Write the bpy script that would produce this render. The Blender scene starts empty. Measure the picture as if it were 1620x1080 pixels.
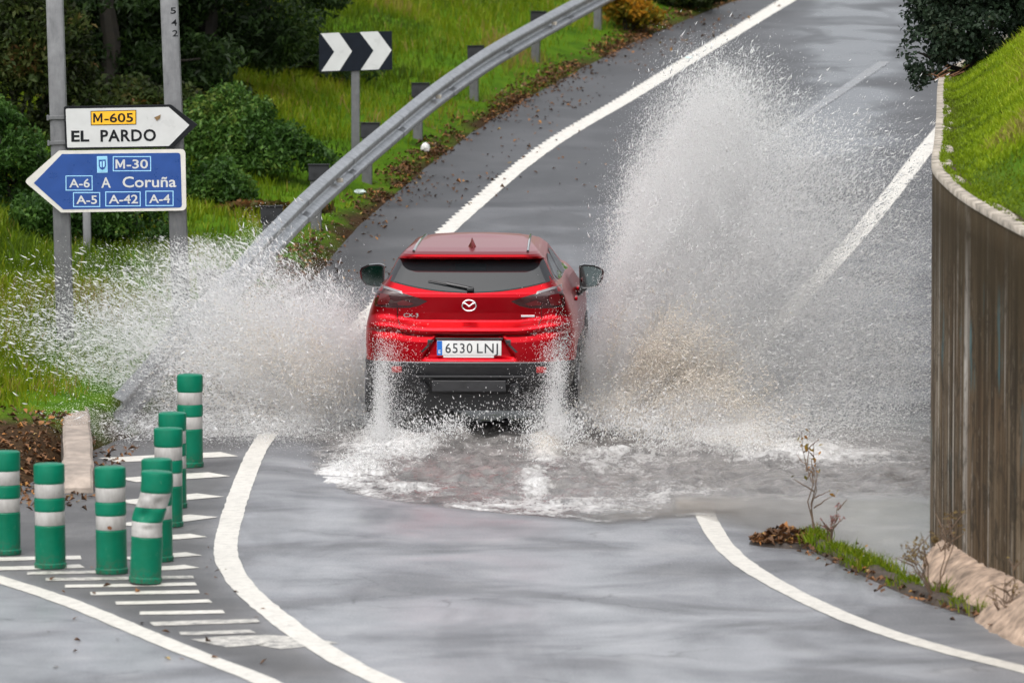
import bpy, bmesh, math, random
import numpy as np
from mathutils import Vector, Matrix, Euler
from mathutils.bvhtree import BVHTree
from mathutils.geometry import tessellate_polygon

random.seed(7)
RNG = np.random.default_rng(11)
SC = bpy.context.scene
COL = SC.collection

# ------------------------------------------------------------------ camera, world, sun, exposure
CAM_H = 3.95
FPX = 8000.0
PITCH = math.atan(599.0 / 8000.0)
cd = bpy.data.cameras.new('camera')
cam = bpy.data.objects.new('camera', cd)
COL.objects.link(cam)
cam.location = (0, 0, CAM_H)
cam.rotation_euler = (math.pi / 2 - PITCH, 0, 0)
cd.sensor_width = 36.0
cd.lens = 36.0 * FPX / 1620.0
cd.clip_start = 0.5
cd.clip_end = 3000
cd.dof.use_dof = True
cd.dof.focus_distance = 42.5
cd.dof.aperture_fstop = 4.2
SC.camera = cam

SUN_EL, SUN_AZ = math.radians(58), math.radians(200)
w = bpy.data.worlds.new('World')
SC.world = w
w.use_nodes = True
nt = w.node_tree
nt.nodes.clear()
wo = nt.nodes.new('ShaderNodeOutputWorld')
wb = nt.nodes.new('ShaderNodeBackground')
sky = nt.nodes.new('ShaderNodeTexSky')
sky.sky_type = 'NISHITA'
sky.sun_disc = False
sky.sun_elevation = SUN_EL
sky.sun_rotation = SUN_AZ
sky.dust_density = 4.0
sky.ozone_density = 1.0
hs = nt.nodes.new('ShaderNodeHueSaturation')          # overcast: the sky loses most of its blue
hs.inputs['Saturation'].default_value = 0.22
nt.links.new(sky.outputs[0], hs.inputs['Color'])
nt.links.new(hs.outputs[0], wb.inputs[0])
wb.inputs[1].default_value = 0.15
nt.links.new(wb.outputs[0], wo.inputs[0])

sl = bpy.data.lights.new('sun', 'SUN')
sl.energy = 0.8
sl.angle = math.radians(95)
sl.color = (1.0, 0.96, 0.9)
sun = bpy.data.objects.new('sun', sl)
COL.objects.link(sun)
sd_ = Vector((math.sin(SUN_AZ) * math.cos(SUN_EL), math.cos(SUN_AZ) * math.cos(SUN_EL), math.sin(SUN_EL)))
sun.rotation_euler = sd_.to_track_quat('Z', 'Y').to_euler()
sun.location = (0, 20, 40)
SC.view_settings.view_transform = 'Standard'
SC.view_settings.look = 'None'
SC.view_settings.exposure = 0.85
SC.view_settings.gamma = 1.0
SC.render.engine = 'CYCLES'
SC.cycles.max_bounces = 36
SC.cycles.diffuse_bounces = 32
SC.cycles.transmission_bounces = 32
SC.cycles.glossy_bounces = 5
SC.cycles.transparent_max_bounces = 12
SC.cycles.use_denoising = True
SC.render.film_transparent = False

# ------------------------------------------------------------------ helpers
def tag(o, label=None, cat=None, group=None, kind=None):
    if label: o['label'] = label
    if cat: o['category'] = cat
    if group: o['group'] = group
    if kind: o['kind'] = kind
    return o

def empty(name, loc=(0, 0, 0), rot=(0, 0, 0)):
    o = bpy.data.objects.new(name, None)
    o.empty_display_size = 0.2
    o.location = loc
    o.rotation_euler = rot
    COL.objects.link(o)
    return o

def mesh_obj(name, verts, faces, mat=None, parent=None, smooth=False, sharp=None):
    me = bpy.data.meshes.new(name)
    me.from_pydata([tuple(v) for v in verts], [], [tuple(f) for f in faces])
    me.update()
    if smooth:
        me.polygons.foreach_set('use_smooth', [True] * len(me.polygons))
        if sharp: me.set_sharp_from_angle(angle=math.radians(sharp))
    o = bpy.data.objects.new(name, me)
    COL.objects.link(o)
    if mat: me.materials.append(mat)
    if parent: o.parent = parent
    return o

def np_mesh(name, verts, tris, mat=None, parent=None, attrs=None, smooth=False):
    """fast mesh of equal-sized faces; attrs: {name: per-vertex floats}"""
    me = bpy.data.meshes.new(name)
    verts = np.ascontiguousarray(verts, dtype=np.float32)
    tris = np.ascontiguousarray(tris, dtype=np.int32)
    k = tris.shape[1]
    me.vertices.add(len(verts)); me.vertices.foreach_set('co', verts.ravel())
    me.loops.add(tris.size); me.loops.foreach_set('vertex_index', tris.ravel())
    me.polygons.add(len(tris))
    me.polygons.foreach_set('loop_start', np.arange(0, tris.size, k, dtype=np.int32))
    me.polygons.foreach_set('loop_total', np.full(len(tris), k, dtype=np.int32))
    if smooth: me.polygons.foreach_set('use_smooth', np.ones(len(tris), dtype=bool))
    me.update(calc_edges=True)
    for n, a in (attrs or {}).items():
        at = me.attributes.new(n, 'FLOAT', 'POINT')
        at.data.foreach_set('value', np.ascontiguousarray(a, dtype=np.float32))
    if mat: me.materials.append(mat)
    o = bpy.data.objects.new(name, me)
    COL.objects.link(o)
    if parent: o.parent = parent
    return o

def bm_obj(name, bm, mat=None, parent=None, smooth=False, sharp=None):
    bmesh.ops.recalc_face_normals(bm, faces=bm.faces)
    me = bpy.data.meshes.new(name)
    bm.to_mesh(me); bm.free()
    if smooth:
        me.polygons.foreach_set('use_smooth', [True] * len(me.polygons))
        if sharp: me.set_sharp_from_angle(angle=math.radians(sharp))
    o = bpy.data.objects.new(name, me)
    COL.objects.link(o)
    if mat: me.materials.append(mat)
    if parent: o.parent = parent
    return o

def box_bm(bm, c, s, rot=None, bevel=0.0):
    r = bmesh.ops.create_cube(bm, size=1.0)
    vs = r['verts']
    bmesh.ops.scale(bm, vec=s, verts=vs)
    if bevel:
        es = list({e for v in vs for e in v.link_edges})
        r2 = bmesh.ops.bevel(bm, geom=es, offset=bevel, segments=2, affect='EDGES', profile=0.5)
        vs = list({v for f in r2['faces'] for v in f.verts} | {v for v in vs if v.is_valid})
    if rot is not None: bmesh.ops.rotate(bm, cent=(0, 0, 0), matrix=rot, verts=vs)
    bmesh.ops.translate(bm, vec=c, verts=vs)
    return vs

def tube_bm(bm, pts, rad, n=8, closed=False, cap=True):
    pts = [Vector(p) for p in pts]
    rads = rad if isinstance(rad, (list, tuple)) else [rad] * len(pts)
    rings = []
    for i, p in enumerate(pts):
        a = pts[(i - 1) % len(pts)] if (closed or i > 0) else p
        b = pts[(i + 1) % len(pts)] if (closed or i < len(pts) - 1) else p
        t = (b - a).normalized()
        up = Vector((0, 0, 1)) if abs(t.z) < 0.9 else Vector((1, 0, 0))
        s = t.cross(up).normalized(); u = s.cross(t)
        rings.append([bm.verts.new(p + (s * math.cos(2 * math.pi * k / n) + u * math.sin(2 * math.pi * k / n)) * rads[i]) for k in range(n)])
    m = len(rings)
    for i in range(m if closed else m - 1):
        A, B = rings[i], rings[(i + 1) % m]
        for k in range(n):
            bm.faces.new((A[k], A[(k + 1) % n], B[(k + 1) % n], B[k]))
    if cap and not closed:
        bm.faces.new(rings[0][::-1]); bm.faces.new(rings[-1])

def lathe(name, prof, n, mat, parent=None, axis='Z', sharp=35, cap=True):
    """prof: (radius, height) pairs"""
    bm = bmesh.new()
    rings = []
    for r, h in prof:
        ring = []
        for k in range(n):
            a = 2 * math.pi * k / n
            c, s = r * math.cos(a), r * math.sin(a)
            ring.append(bm.verts.new((c, s, h) if axis == 'Z' else (h, c, s)))
        rings.append(ring)
    for A, B in zip(rings, rings[1:]):
        for k in range(n):
            bm.faces.new((A[k], A[(k + 1) % n], B[(k + 1) % n], B[k]))
    if cap:
        bm.faces.new(rings[0][::-1]); bm.faces.new(rings[-1])
    return bm_obj(name, bm, mat, parent, True, sharp)

def poly_plate(name, poly, y0, th, mat, parent):
    """flat plate of outline poly (x, z) facing -y, its face at y0, th thick"""
    bm = bmesh.new()
    f = [bm.verts.new((x, y0, z)) for x, z in poly]
    b = [bm.verts.new((x, y0 + th, z)) for x, z in poly]
    bm.faces.new(f); bm.faces.new(b[::-1])
    n = len(poly)
    for i in range(n):
        bm.faces.new((f[i], f[(i + 1) % n], b[(i + 1) % n], b[i]))
    return bm_obj(name, bm, mat, parent)

def round_poly(pts, r, seg=5):
    out = []
    n = len(pts)
    rs = r if isinstance(r, (list, tuple)) else [r] * n
    for i in range(n):
        p = Vector(pts[i]); a = Vector(pts[i - 1]); b = Vector(pts[(i + 1) % n])
        da, db = (a - p).normalized(), (b - p).normalized()
        ang = da.angle(db)
        t = min(rs[i] / math.tan(ang / 2), (a - p).length * .45, (b - p).length * .45)
        if t < 1e-5:
            out.append((p.x, p.y)); continue
        p0, p1 = p + da * t, p + db * t
        for k in range(seg + 1):
            u = k / seg
            q = p0 * (1 - u) ** 2 + p * 2 * u * (1 - u) + p1 * u * u
            out.append((q.x, q.y))
    return out

def text_obj(name, s, height, mat, parent, loc, rot=(math.pi / 2, 0, 0), width=None, bold=0.0, ext=0.0008, spacing=1.0):
    """lettering as a real mesh: cap height `height`, centred on loc, optional fitted width"""
    cu = bpy.data.curves.new('font_curve', 'FONT')
    cu.body = s; cu.size = 1.0; cu.offset = bold; cu.extrude = 0.0; cu.space_character = spacing
    cu.resolution_u = 3
    tmp = bpy.data.objects.new('font_tmp', cu)
    COL.objects.link(tmp)
    dg = bpy.context.evaluated_depsgraph_get()
    me = bpy.data.meshes.new_from_object(tmp.evaluated_get(dg))
    COL.objects.unlink(tmp); bpy.data.objects.remove(tmp); bpy.data.curves.remove(cu)
    co = np.zeros(len(me.vertices) * 3, dtype=np.float32); me.vertices.foreach_get('co', co); co = co.reshape(-1, 3)
    lo, hi = co.min(0), co.max(0)
    sy = height / 0.70
    sx = sy if width is None else width / (hi[0] - lo[0])
    co[:, 0] = (co[:, 0] - (lo[0] + hi[0]) / 2) * sx
    co[:, 1] = (co[:, 1] - 0.35) * sy
    co[:, 2] = ext
    me.vertices.foreach_set('co', co.ravel()); me.update()
    me.name = name
    me.materials.clear(); me.materials.append(mat)
    o = bpy.data.objects.new(name, me); COL.objects.link(o)
    o.location = loc; o.rotation_euler = rot
    if parent: o.parent = parent
    return o

# numpy value noise -------------------------------------------------
def _h(ix, iy, iz, seed):
    n = (ix * 374761393 + iy * 668265263 + iz * 2147483647 + seed * 1274126177) & 0xffffffff
    n = ((n ^ (n >> 13)) * 1274126177) & 0xffffffff
    n = ((n ^ (n >> 16)) * 2246822519) & 0xffffffff
    return ((n ^ (n >> 15)) & 0xffff) / 65535.0

def vnoise(p, seed=0):
    p = np.asarray(p, dtype=np.float64)
    i = np.floor(p).astype(np.int64); f = p - i
    f = f * f * (3 - 2 * f)
    r = 0
    for dx in (0, 1):
        for dy in (0, 1):
            for dz in (0, 1):
                wgt = (f[:, 0] if dx else 1 - f[:, 0]) * (f[:, 1] if dy else 1 - f[:, 1]) * (f[:, 2] if dz else 1 - f[:, 2])
                r = r + wgt * _h(i[:, 0] + dx, i[:, 1] + dy, i[:, 2] + dz, seed)
    return r

def fbm(p, oct=4, seed=0):
    p = np.asarray(p, dtype=np.float64)
    a, s, t = 0.5, 0.0, 0.0
    for k in range(oct):
        s = s + a * vnoise(p * 2 ** k + 17.3 * k, seed + k); t += a; a *= 0.5
    return s / t

def sstep(a, b, x):
    t = np.clip((np.asarray(x, dtype=float) - a) / (b - a), 0, 1)
    return t * t * (3 - 2 * t)

# ------------------------------------------------------------------ materials
def new_mat(name):
    m = bpy.data.materials.new(name); m.use_nodes = True
    t = m.node_tree
    b = t.nodes['Principled BSDF']
    return m, t, b

def N(t, typ, **kw):
    n = t.nodes.new(typ)
    for k, v in kw.items():
        if k.startswith('i_'):
            n.inputs[k[2:].replace('_', ' ')].default_value = v
        else:
            setattr(n, k, v)
    return n

def ramp(t, fac, stops, interp='LINEAR'):
    r = t.nodes.new('ShaderNodeValToRGB')
    e = r.color_ramp
    e.interpolation = interp
    while len(e.elements) < len(stops): e.elements.new(0.5)
    for el, (p, c) in zip(e.elements, stops):
        el.position = p
        el.color = (c, c, c, 1) if isinstance(c, (int, float)) else (*c, 1)
    t.links.new(fac, r.inputs[0])
    return r.outputs[0]

def coords(t, scale=(1, 1, 1), kind='Object'):
    tc = t.nodes.new('ShaderNodeTexCoord')
    mp = t.nodes.new('ShaderNodeMapping')
    mp.inputs['Scale'].default_value = scale
    t.links.new(tc.outputs[kind], mp.inputs[0])
    return mp.outputs[0]

def noise(t, vec, scale=5, detail=4, rough=0.5, dist=0.0):
    n = t.nodes.new('ShaderNodeTexNoise')
    n.inputs['Scale'].default_value = scale
    n.inputs['Detail'].default_value = detail
    n.inputs['Roughness'].default_value = rough
    n.inputs['Distortion'].default_value = dist
    if vec is not None: t.links.new(vec, n.inputs['Vector'])
    return n.outputs['Fac']

def mixc(t, fac, a, b, mode='MIX'):
    m = t.nodes.new('ShaderNodeMix'); m.data_type = 'RGBA'; m.blend_type = mode
    for s, v in ((m.inputs[0], fac), (m.inputs[6], a), (m.inputs[7], b)):
        if hasattr(v, 'links'): t.links.new(v, s)
        elif isinstance(v, (int, float)): s.default_value = v
        else: s.default_value = (*v, 1)
    return m.outputs[2]

def math_n(t, op, a, b=None, clamp=False):
    m = t.nodes.new('ShaderNodeMath'); m.operation = op; m.use_clamp = clamp
    for s, v in ((m.inputs[0], a), (m.inputs[1], b)):
        if v is None: continue
        if hasattr(v, 'links'): t.links.new(v, s)
        else: s.default_value = v
    return m.outputs[0]

def bump(t, b, h, strength=0.3, dist=0.01):
    n = t.nodes.new('ShaderNodeBump')
    n.inputs['Strength'].default_value = strength
    n.inputs['Distance'].default_value = dist
    t.links.new(h, n.inputs['Height'])
    t.links.new(n.outputs[0], b.inputs['Normal'])

def attr(t, name):
    a = t.nodes.new('ShaderNodeAttribute'); a.attribute_name = name
    return a.outputs['Fac']

def simple(name, c, rough=0.5, metal=0.0, coat=0.0, var=0.0, vscale=8, spec=0.5, bumpy=0.0):
    m, t, b = new_mat(name)
    b.inputs['Base Color'].default_value = (*c, 1)
    b.inputs['Roughness'].default_value = rough
    b.inputs['Metallic'].default_value = metal
    b.inputs['Coat Weight'].default_value = coat
    b.inputs['Coat Roughness'].default_value = 0.06
    b.inputs['Specular IOR Level'].default_value = spec
    if var:
        n = noise(t, coords(t), vscale, 5, 0.6)
        lo = tuple(x * (1 - var) for x in c); hi = tuple(min(1, x * (1 + var)) for x in c)
        t.links.new(ramp(t, n, [(0.3, lo), (0.7, hi)]), b.inputs['Base Color'])
        t.links.new(ramp(t, n, [(0.3, max(0, rough - .12)), (0.7, min(1, rough + .12))]), b.inputs['Roughness'])
        if bumpy: bump(t, b, noise(t, coords(t), vscale * 6, 3), bumpy, 0.005)
    return m

def M_road():
    m, t, b = new_mat('wet_asphalt')
    v = coords(t)
    big = noise(t, v, 0.35, 4, 0.55)
    mid = noise(t, v, 2.2, 5, 0.6, 0.3)
    agg = noise(t, v, 70, 3, 0.7)
    c = ramp(t, mid, [(0.25, (.022, .023, .025)), (0.5, (.036, .0365, .039)), (0.62, (.043, .043, .045)), (0.8, (.058, .058, .058))])
    c = mixc(t, ramp(t, agg, [(0.42, 0.0), (0.75, 0.6)]), c, (.095, .093, .09))
    c = mixc(t, ramp(t, noise(t, v, 160, 2, .6), [(0.60, 0.0), (0.70, 0.8)]), c, (.012, .012, .012))
    patch = noise(t, coords(t, (1, .22, 1)), 0.9, 5, 0.7, 0.5)
    c = mixc(t, ramp(t, patch, [(0.36, .35), (0.46, 0.0)]), c, (.012, .012, .013))
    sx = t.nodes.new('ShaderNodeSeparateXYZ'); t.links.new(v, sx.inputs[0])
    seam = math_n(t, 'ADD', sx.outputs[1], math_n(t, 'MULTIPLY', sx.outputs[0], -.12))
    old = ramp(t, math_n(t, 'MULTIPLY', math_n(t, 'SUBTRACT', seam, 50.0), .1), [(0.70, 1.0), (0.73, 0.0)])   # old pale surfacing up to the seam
    fade = ramp(t, math_n(t, 'MULTIPLY', math_n(t, 'SUBTRACT', seam, 30.0), .03), [(0.25, 1.0), (0.5, .55), (0.80, .16), (0.812, 0.0)])   # old, worn surfacing; its paling towards the near end is painted sky sheen
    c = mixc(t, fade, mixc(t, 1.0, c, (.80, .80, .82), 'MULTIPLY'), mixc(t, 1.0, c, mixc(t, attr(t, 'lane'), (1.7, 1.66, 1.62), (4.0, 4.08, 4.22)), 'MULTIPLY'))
    joint = ramp(t, math_n(t, 'MULTIPLY', math_n(t, 'SUBTRACT', seam, 30.0), .03), [(.800, 0.0), (.806, .7), (.812, .7), (.820, 0.0)])
    c = mixc(t, joint, c, (.012, .012, .013))
    vor = t.nodes.new('ShaderNodeTexVoronoi'); vor.feature = 'DISTANCE_TO_EDGE'; vor.inputs['Scale'].default_value = .55
    wv_ = t.nodes.new('ShaderNodeVectorMath'); wv_.operation = 'ADD'; nz_ = t.nodes.new('ShaderNodeTexNoise'); nz_.inputs['Scale'].default_value = 1.6; nz_.inputs['Detail'].default_value = 5
    t.links.new(v, nz_.inputs['Vector']); t.links.new(v, wv_.inputs[0]); t.links.new(nz_.outputs['Color'], wv_.inputs[1]); t.links.new(wv_.outputs[0], vor.inputs['Vector'])
    crack = math_n(t, 'MULTIPLY', ramp(t, vor.outputs['Distance'], [(.0, .75), (.010, 0.0)]), ramp(t, big, [(.46, 0.0), (.56, 1.0)]))
    c = mixc(t, crack, c, (.010, .010, .011))
    t.links.new(c, b.inputs['Base Color'])
    b.inputs['Specular IOR Level'].default_value = .8
    lane = attr(t, 'lane'); film = attr(t, 'film')
    streak = noise(t, coords(t, (.8, 0.75, 1)), 1.0, 3.0, 0.5, 0.6)
    wet = math_n(t, 'ADD', math_n(t, 'MULTIPLY', big, 0.45), math_n(t, 'MULTIPLY', streak, 0.55))
    c2 = mixc(t, 1.0, c, ramp(t, streak, [(.40, .72), (.50, 1.0), (.60, 1.22)]), 'MULTIPLY')  # paler and darker streaks of the wet sheen put into the colour
    t.links.new(c2, b.inputs['Base Color'])
    r_near = ramp(t, wet, [(0.42, 0.60), (0.48, 0.47), (0.54, 0.36), (0.60, 0.29)])
    r_far = ramp(t, math_n(t, 'MULTIPLY', film, streak), [(0.15, 0.50), (0.34, 0.42), (0.50, 0.26)])
    def mixf(f, x, y):
        m_ = t.nodes.new('ShaderNodeMix'); t.links.new(f, m_.inputs[0])
        for sck, v_ in ((m_.inputs[2], x), (m_.inputs[3], y)):
            if hasattr(v_, 'links'): t.links.new(v_, sck)
            else: sck.default_value = v_
        return m_.outputs[0]
    t.links.new(mixf(fade, r_far, mixf(lane, 0.6, r_near)), b.inputs['Roughness'])
    h = math_n(t, 'ADD', math_n(t, 'MULTIPLY', agg, 0.25), math_n(t, 'MULTIPLY', noise(t, v, 3.0, 3), 1.0))
    bump(t, b, h, 0.06, 0.01)
    return m

def M_paint(worn=0.0):
    m, t, b = new_mat('road_paint' if worn < .3 else 'worn_road_paint')
    v = coords(t)
    n = noise(t, v, 14, 5, 0.7)
    n2 = noise(t, v, 90, 3, 0.7)
    d = math_n(t, 'ADD', math_n(t, 'MULTIPLY', n, 0.6), math_n(t, 'MULTIPLY', n2, 0.4))
    c = ramp(t, d, [(0.30 + worn * .22, (.14, .135, .13)), (0.38 + worn * .22, (.44, .42, .38)), (0.55 + worn * .25, (.63, .605, .55))])
    t.links.new(c, b.inputs['Base Color'])
    b.inputs['Roughness'].default_value = 0.4
    bump(t, b, n2, 0.2, 0.004)
    return m

def M_galv(name='galvanised_steel', c=.30, metal=.75, rough=.42):
    m, t, b = new_mat(name)
    v = coords(t)
    n = noise(t, v, 9, 6, 0.65)
    n2 = noise(t, coords(t, (1, 1, .25)), 18, 4, 0.7)
    k = math_n(t, 'ADD', math_n(t, 'MULTIPLY', n, .5), math_n(t, 'MULTIPLY', n2, .5))
    t.links.new(ramp(t, k, [(0.3, (c * .62, c * .64, c * .67)), (0.52, (c, c * 1.02, c * 1.05)), (0.72, (c * 1.35, c * 1.37, c * 1.4))]), b.inputs['Base Color'])
    t.links.new(ramp(t, k, [(0.3, rough + .15), (0.7, rough - .08)]), b.inputs['Roughness'])
    b.inputs['Metallic'].default_value = metal
    return m

def M_leaf(name, stops, rough=0.5, trans=0.35):
    """leaf material: tint attribute drives a colour ramp"""
    m, t, b = new_mat(name)
    c = ramp(t, attr(t, 'tint'), stops)
    t.links.new(c, b.inputs['Base Color'])
    b.inputs['Roughness'].default_value = rough
    b.inputs['Specular IOR Level'].default_value = 0.15
    tr = t.nodes.new('ShaderNodeBsdfTranslucent')
    t.links.new(c, tr.inputs[0])
    mx = t.nodes.new('ShaderNodeMixShader'); mx.inputs[0].default_value = trans
    t.links.new(b.outputs[0], mx.inputs[1]); t.links.new(tr.outputs[0], mx.inputs[2])
    t.links.new(mx.outputs[0], t.nodes['Material Output'].inputs[0])
    return m
# ------------------------------------------------------------------ lie of the land (x to the right, y away from the camera)
def smooth_tab(pts, sig):
    xs = np.arange(-30, 260, 0.1)
    ys = np.interp(xs, [p[0] for p in pts], [p[1] for p in pts])
    k = np.arange(-int(sig * 30), int(sig * 30) + 1) * 0.1
    g = np.exp(-k * k / (2 * sig * sig)); g /= g.sum()
    ys2 = np.convolve(np.pad(ys, len(k) // 2, mode='edge'), g, mode='valid')
    return lambda d: np.interp(d, xs, ys2)

ROAD_Z = smooth_tab([(-30, .014), (34, .014), (39, .010), (43.5, .012), (46, .13), (48, .36), (50, .62), (54, .98), (58, 1.32), (62, 1.68), (66, 2.06), (70, 2.45), (75, 2.93), (80, 3.41), (86, 3.95), (95, 4.5), (120, 5.2), (250, 6)], 0.9)
RAIL_X = smooth_tab([(30, -4.2), (40, -3.75), (42, -3.46), (44, -3.1), (46, -2.75), (48, -2.5), (50, -2.34), (54, -2.04), (58, -1.6), (62, -1.1), (66, -.45), (70, .39), (74, 1.3), (78, 2.4), (86, 4.9), (100, 10), (130, 24)], 0.8)
RAIL_G = smooth_tab([(30, -.3), (37.2, -.12), (38, .0), (39.2, .2), (41, .27), (42, .29), (44, .33), (46, .45), (48, .62), (50, .83), (54, 1.08), (58, 1.40), (62, 1.76), (66, 2.15), (70, 2.56), (74, 2.98), (78, 3.4), (86, 4.1), (100, 5), (130, 6)], 0.5)
WALL_X = smooth_tab([(10, 8.4), (18, 5.7), (22, 4.75), (25, 4.05), (28, 3.42), (30.3, 3.06), (32.5, 2.87), (34.3, 2.84), (36.5, 3.05), (40, 3.36), (45, 3.785), (48, 4.06), (52, 4.8), (56, 5.5), (62, 6.6), (70, 8.4), (80, 11.2), (100, 18), (130, 32)], 0.5)
WALL_T = smooth_tab([(10, 1.7), (25, 2.1), (28, 2.22), (30.3, 2.34), (34.3, 2.56), (38, 2.68), (42, 2.76), (48, 2.9), (54, 3.1), (62, 3.5), (70, 4.0), (80, 4.8), (100, 6), (130, 7)], 0.6)
def asphalt_left(d): return RAIL_X(d) + np.interp(d, [44, 50, 56, 68, 80], [.25, .25, .30, .55, .75])

CAMP = np.array([0, 0, CAM_H])
FWD = np.array([0, math.cos(PITCH), -math.sin(PITCH)]); UPV = np.array([0, math.sin(PITCH), math.cos(PITCH)])
def ray(px, py):
    return np.array([1.0, 0, 0]) * ((px - 810) / FPX) + FWD - UPV * ((py - 540) / FPX)
def at(px, py, Y):
    """the point at distance Y seen at photo pixel (px, py)"""
    r = ray(px, py); return CAMP + r * (Y / r[1])
def gnd(px, py):
    """where the line of sight through (px, py) meets the road"""
    r = ray(px, py)
    ds = np.arange(20, 120, 0.02)
    z = CAM_H + r[2] * ds / r[1]
    k = np.argmax(z < ROAD_Z(ds))
    return at(px, py, ds[k])

# puddle outline on the ground
PUD_PX = [(150, 690), (330, 688), (430, 684), (480, 700), (498, 738), (512, 760), (560, 780), (640, 794), (700, 800), (790, 808), (870, 815), (960, 826), (1040, 818), (1110, 812),
          (1180, 836), (1240, 862), (1300, 876), (1370, 905), (1440, 932), (1490, 950)]
PUD = [tuple(gnd(x, y)[:2]) for x, y in PUD_PX]
PUD = PUD + [(3.3, 31.6), (3.4, 36), (4.2, 44), (4.6, 49), (-4.0, 47.0), (-4.2, 43.0)]
PUDA = np.array(PUD)
def pud_sd(P):
    """signed distance to the puddle outline, positive inside"""
    P = np.asarray(P)[:, :2]
    d2 = np.full(len(P), 1e9); ins = np.zeros(len(P), dtype=bool)
    n = len(PUDA)
    for i in range(n):
        a, b = PUDA[i], PUDA[(i + 1) % n]
        ab = b - a
        t = np.clip(((P - a) @ ab) / (ab @ ab), 0, 1)
        q = P - (a + t[:, None] * ab)
        d2 = np.minimum(d2, (q * q).sum(1))
        c = (a[1] > P[:, 1]) != (b[1] > P[:, 1])
        with np.errstate(divide='ignore', invalid='ignore'):
            xi = (b[0] - a[0]) * (P[:, 1] - a[1]) / (b[1] - a[1]) + a[0]
        ins ^= c & (P[:, 0] < xi)
    return np.where(ins, 1, -1) * np.sqrt(d2)

def road_z(x, y):
    x = np.asarray(x, float); y = np.asarray(y, float)
    z = ROAD_Z(y)
    P = np.stack([x, y], 1)
    m = (y > 30) & (y < 52)
    if m.any():
        sd = pud_sd(P[m])
        z[m] = z[m] - 0.10 * sstep(-0.5, 1.6, sd) * (1 - sstep(45, 49, y[m])) - 0.004 * np.sin(x[m] * 1.1)
    return z

def bank_z(x, y):
    x = np.asarray(x, float); y = np.asarray(y, float)
    rx, rg, al = RAIL_X(y), RAIL_G(y), asphalt_left(y)
    zr = ROAD_Z(y)
    u = rx - x
    t = np.clip((al - x) / (al - rx), 0, 1)
    left = rg + (.16 * np.clip(u, 0, 5) + .30 * np.clip(u - 5, 0, 30)) * sstep(37.5, 44, y)
    z = np.where(u > 0, left, zr - .02 + (rg - zr + .02) * t)
    P = np.stack([x, y, 0 * x], 1)
    z = z + (fbm(P * .9, 3, 5) - .5) * .22 * np.clip(u + .1, 0, 1) + (fbm(P * 4, 2, 9) - .5) * .06 * t
    return z

def right_z(x, y):
    x = np.asarray(x, float); y = np.asarray(y, float)
    u = x - WALL_X(y) - .12
    P = np.stack([x, y, 0 * x], 1)
    return WALL_T(y) - .03 + .60 * np.clip(u, 0, 3.5) + .2 * np.clip(u - 3.5, 0, 40) + (fbm(P * 1.5, 3, 3) - .5) * .22 * sstep(0.1, 1, u)

MAT = {}
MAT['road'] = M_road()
MAT['paint'] = M_paint()
MAT['worn'] = M_paint(.55)
MAT['galv'] = M_galv(c=.14, metal=.5)
MAT['galv_rail'] = M_galv('guardrail_steel', .33, .8, .32)
MAT['galv_dark'] = M_galv('weathered_steel', .14, .5, .5)

def grid(rows, cols):
    i = np.arange(rows - 1)[:, None] * cols + np.arange(cols - 1)[None]
    return np.stack([i, i + 1, i + 1 + cols, i + cols], -1).reshape(-1, 4)

# ground: one big sheet under everything
def M_soil():
    m, t, b = new_mat('soil')
    v = coords(t)
    n = noise(t, v, 3, 6, .65)
    c = ramp(t, n, [(0.3, (.022, .030, .010)), (0.5, (.04, .048, .014)), (0.7, (.07, .055, .03))])
    t.links.new(c, b.inputs['Base Color']); b.inputs['Roughness'].default_value = .9
    bump(t, b, noise(t, v, 20, 4), .6, .03)
    return m
MAT['soil'] = M_soil()
xs = np.concatenate([np.linspace(-900, -60, 8), np.linspace(-40, 60, 30), np.linspace(90, 900, 8)])
ys = np.concatenate([np.linspace(-300, -10, 6), np.linspace(0, 130, 60), np.linspace(160, 1500, 10)])
gx, gy = np.meshgrid(xs, ys)
gz = ROAD_Z(gy) - .9
o = np_mesh('ground', np.stack([gx, gy, gz], -1).reshape(-1, 3), grid(len(ys), len(xs)), MAT['soil'], smooth=True)
tag(o, kind='structure')

# road
ys = np.concatenate([np.arange(-12, 28, 2.0), np.arange(28, 52, .09), np.arange(52, 131, .6)])
nx = 150
t_ = np.linspace(0, 1, nx)
lf = np.where(ys < 40, -16, np.where(ys < 42, -16 + (ys - 40) / 2 * 12.4, asphalt_left(ys) - .25))
rt = WALL_X(ys) + .15
X = lf[:, None] + (rt - lf)[:, None] * t_[None]
Y = np.repeat(ys[:, None], nx, 1)
Z = road_z(X.ravel(), Y.ravel())
sunk = (Y.ravel() > 38.0) & (X.ravel() < -3.7)
Z = np.where(sunk, Z - .25, Z)
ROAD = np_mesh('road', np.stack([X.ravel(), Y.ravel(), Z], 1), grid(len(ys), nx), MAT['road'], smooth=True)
tag(ROAD, 'wet grey asphalt slip road climbing away from the puddle', kind='structure')

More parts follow.
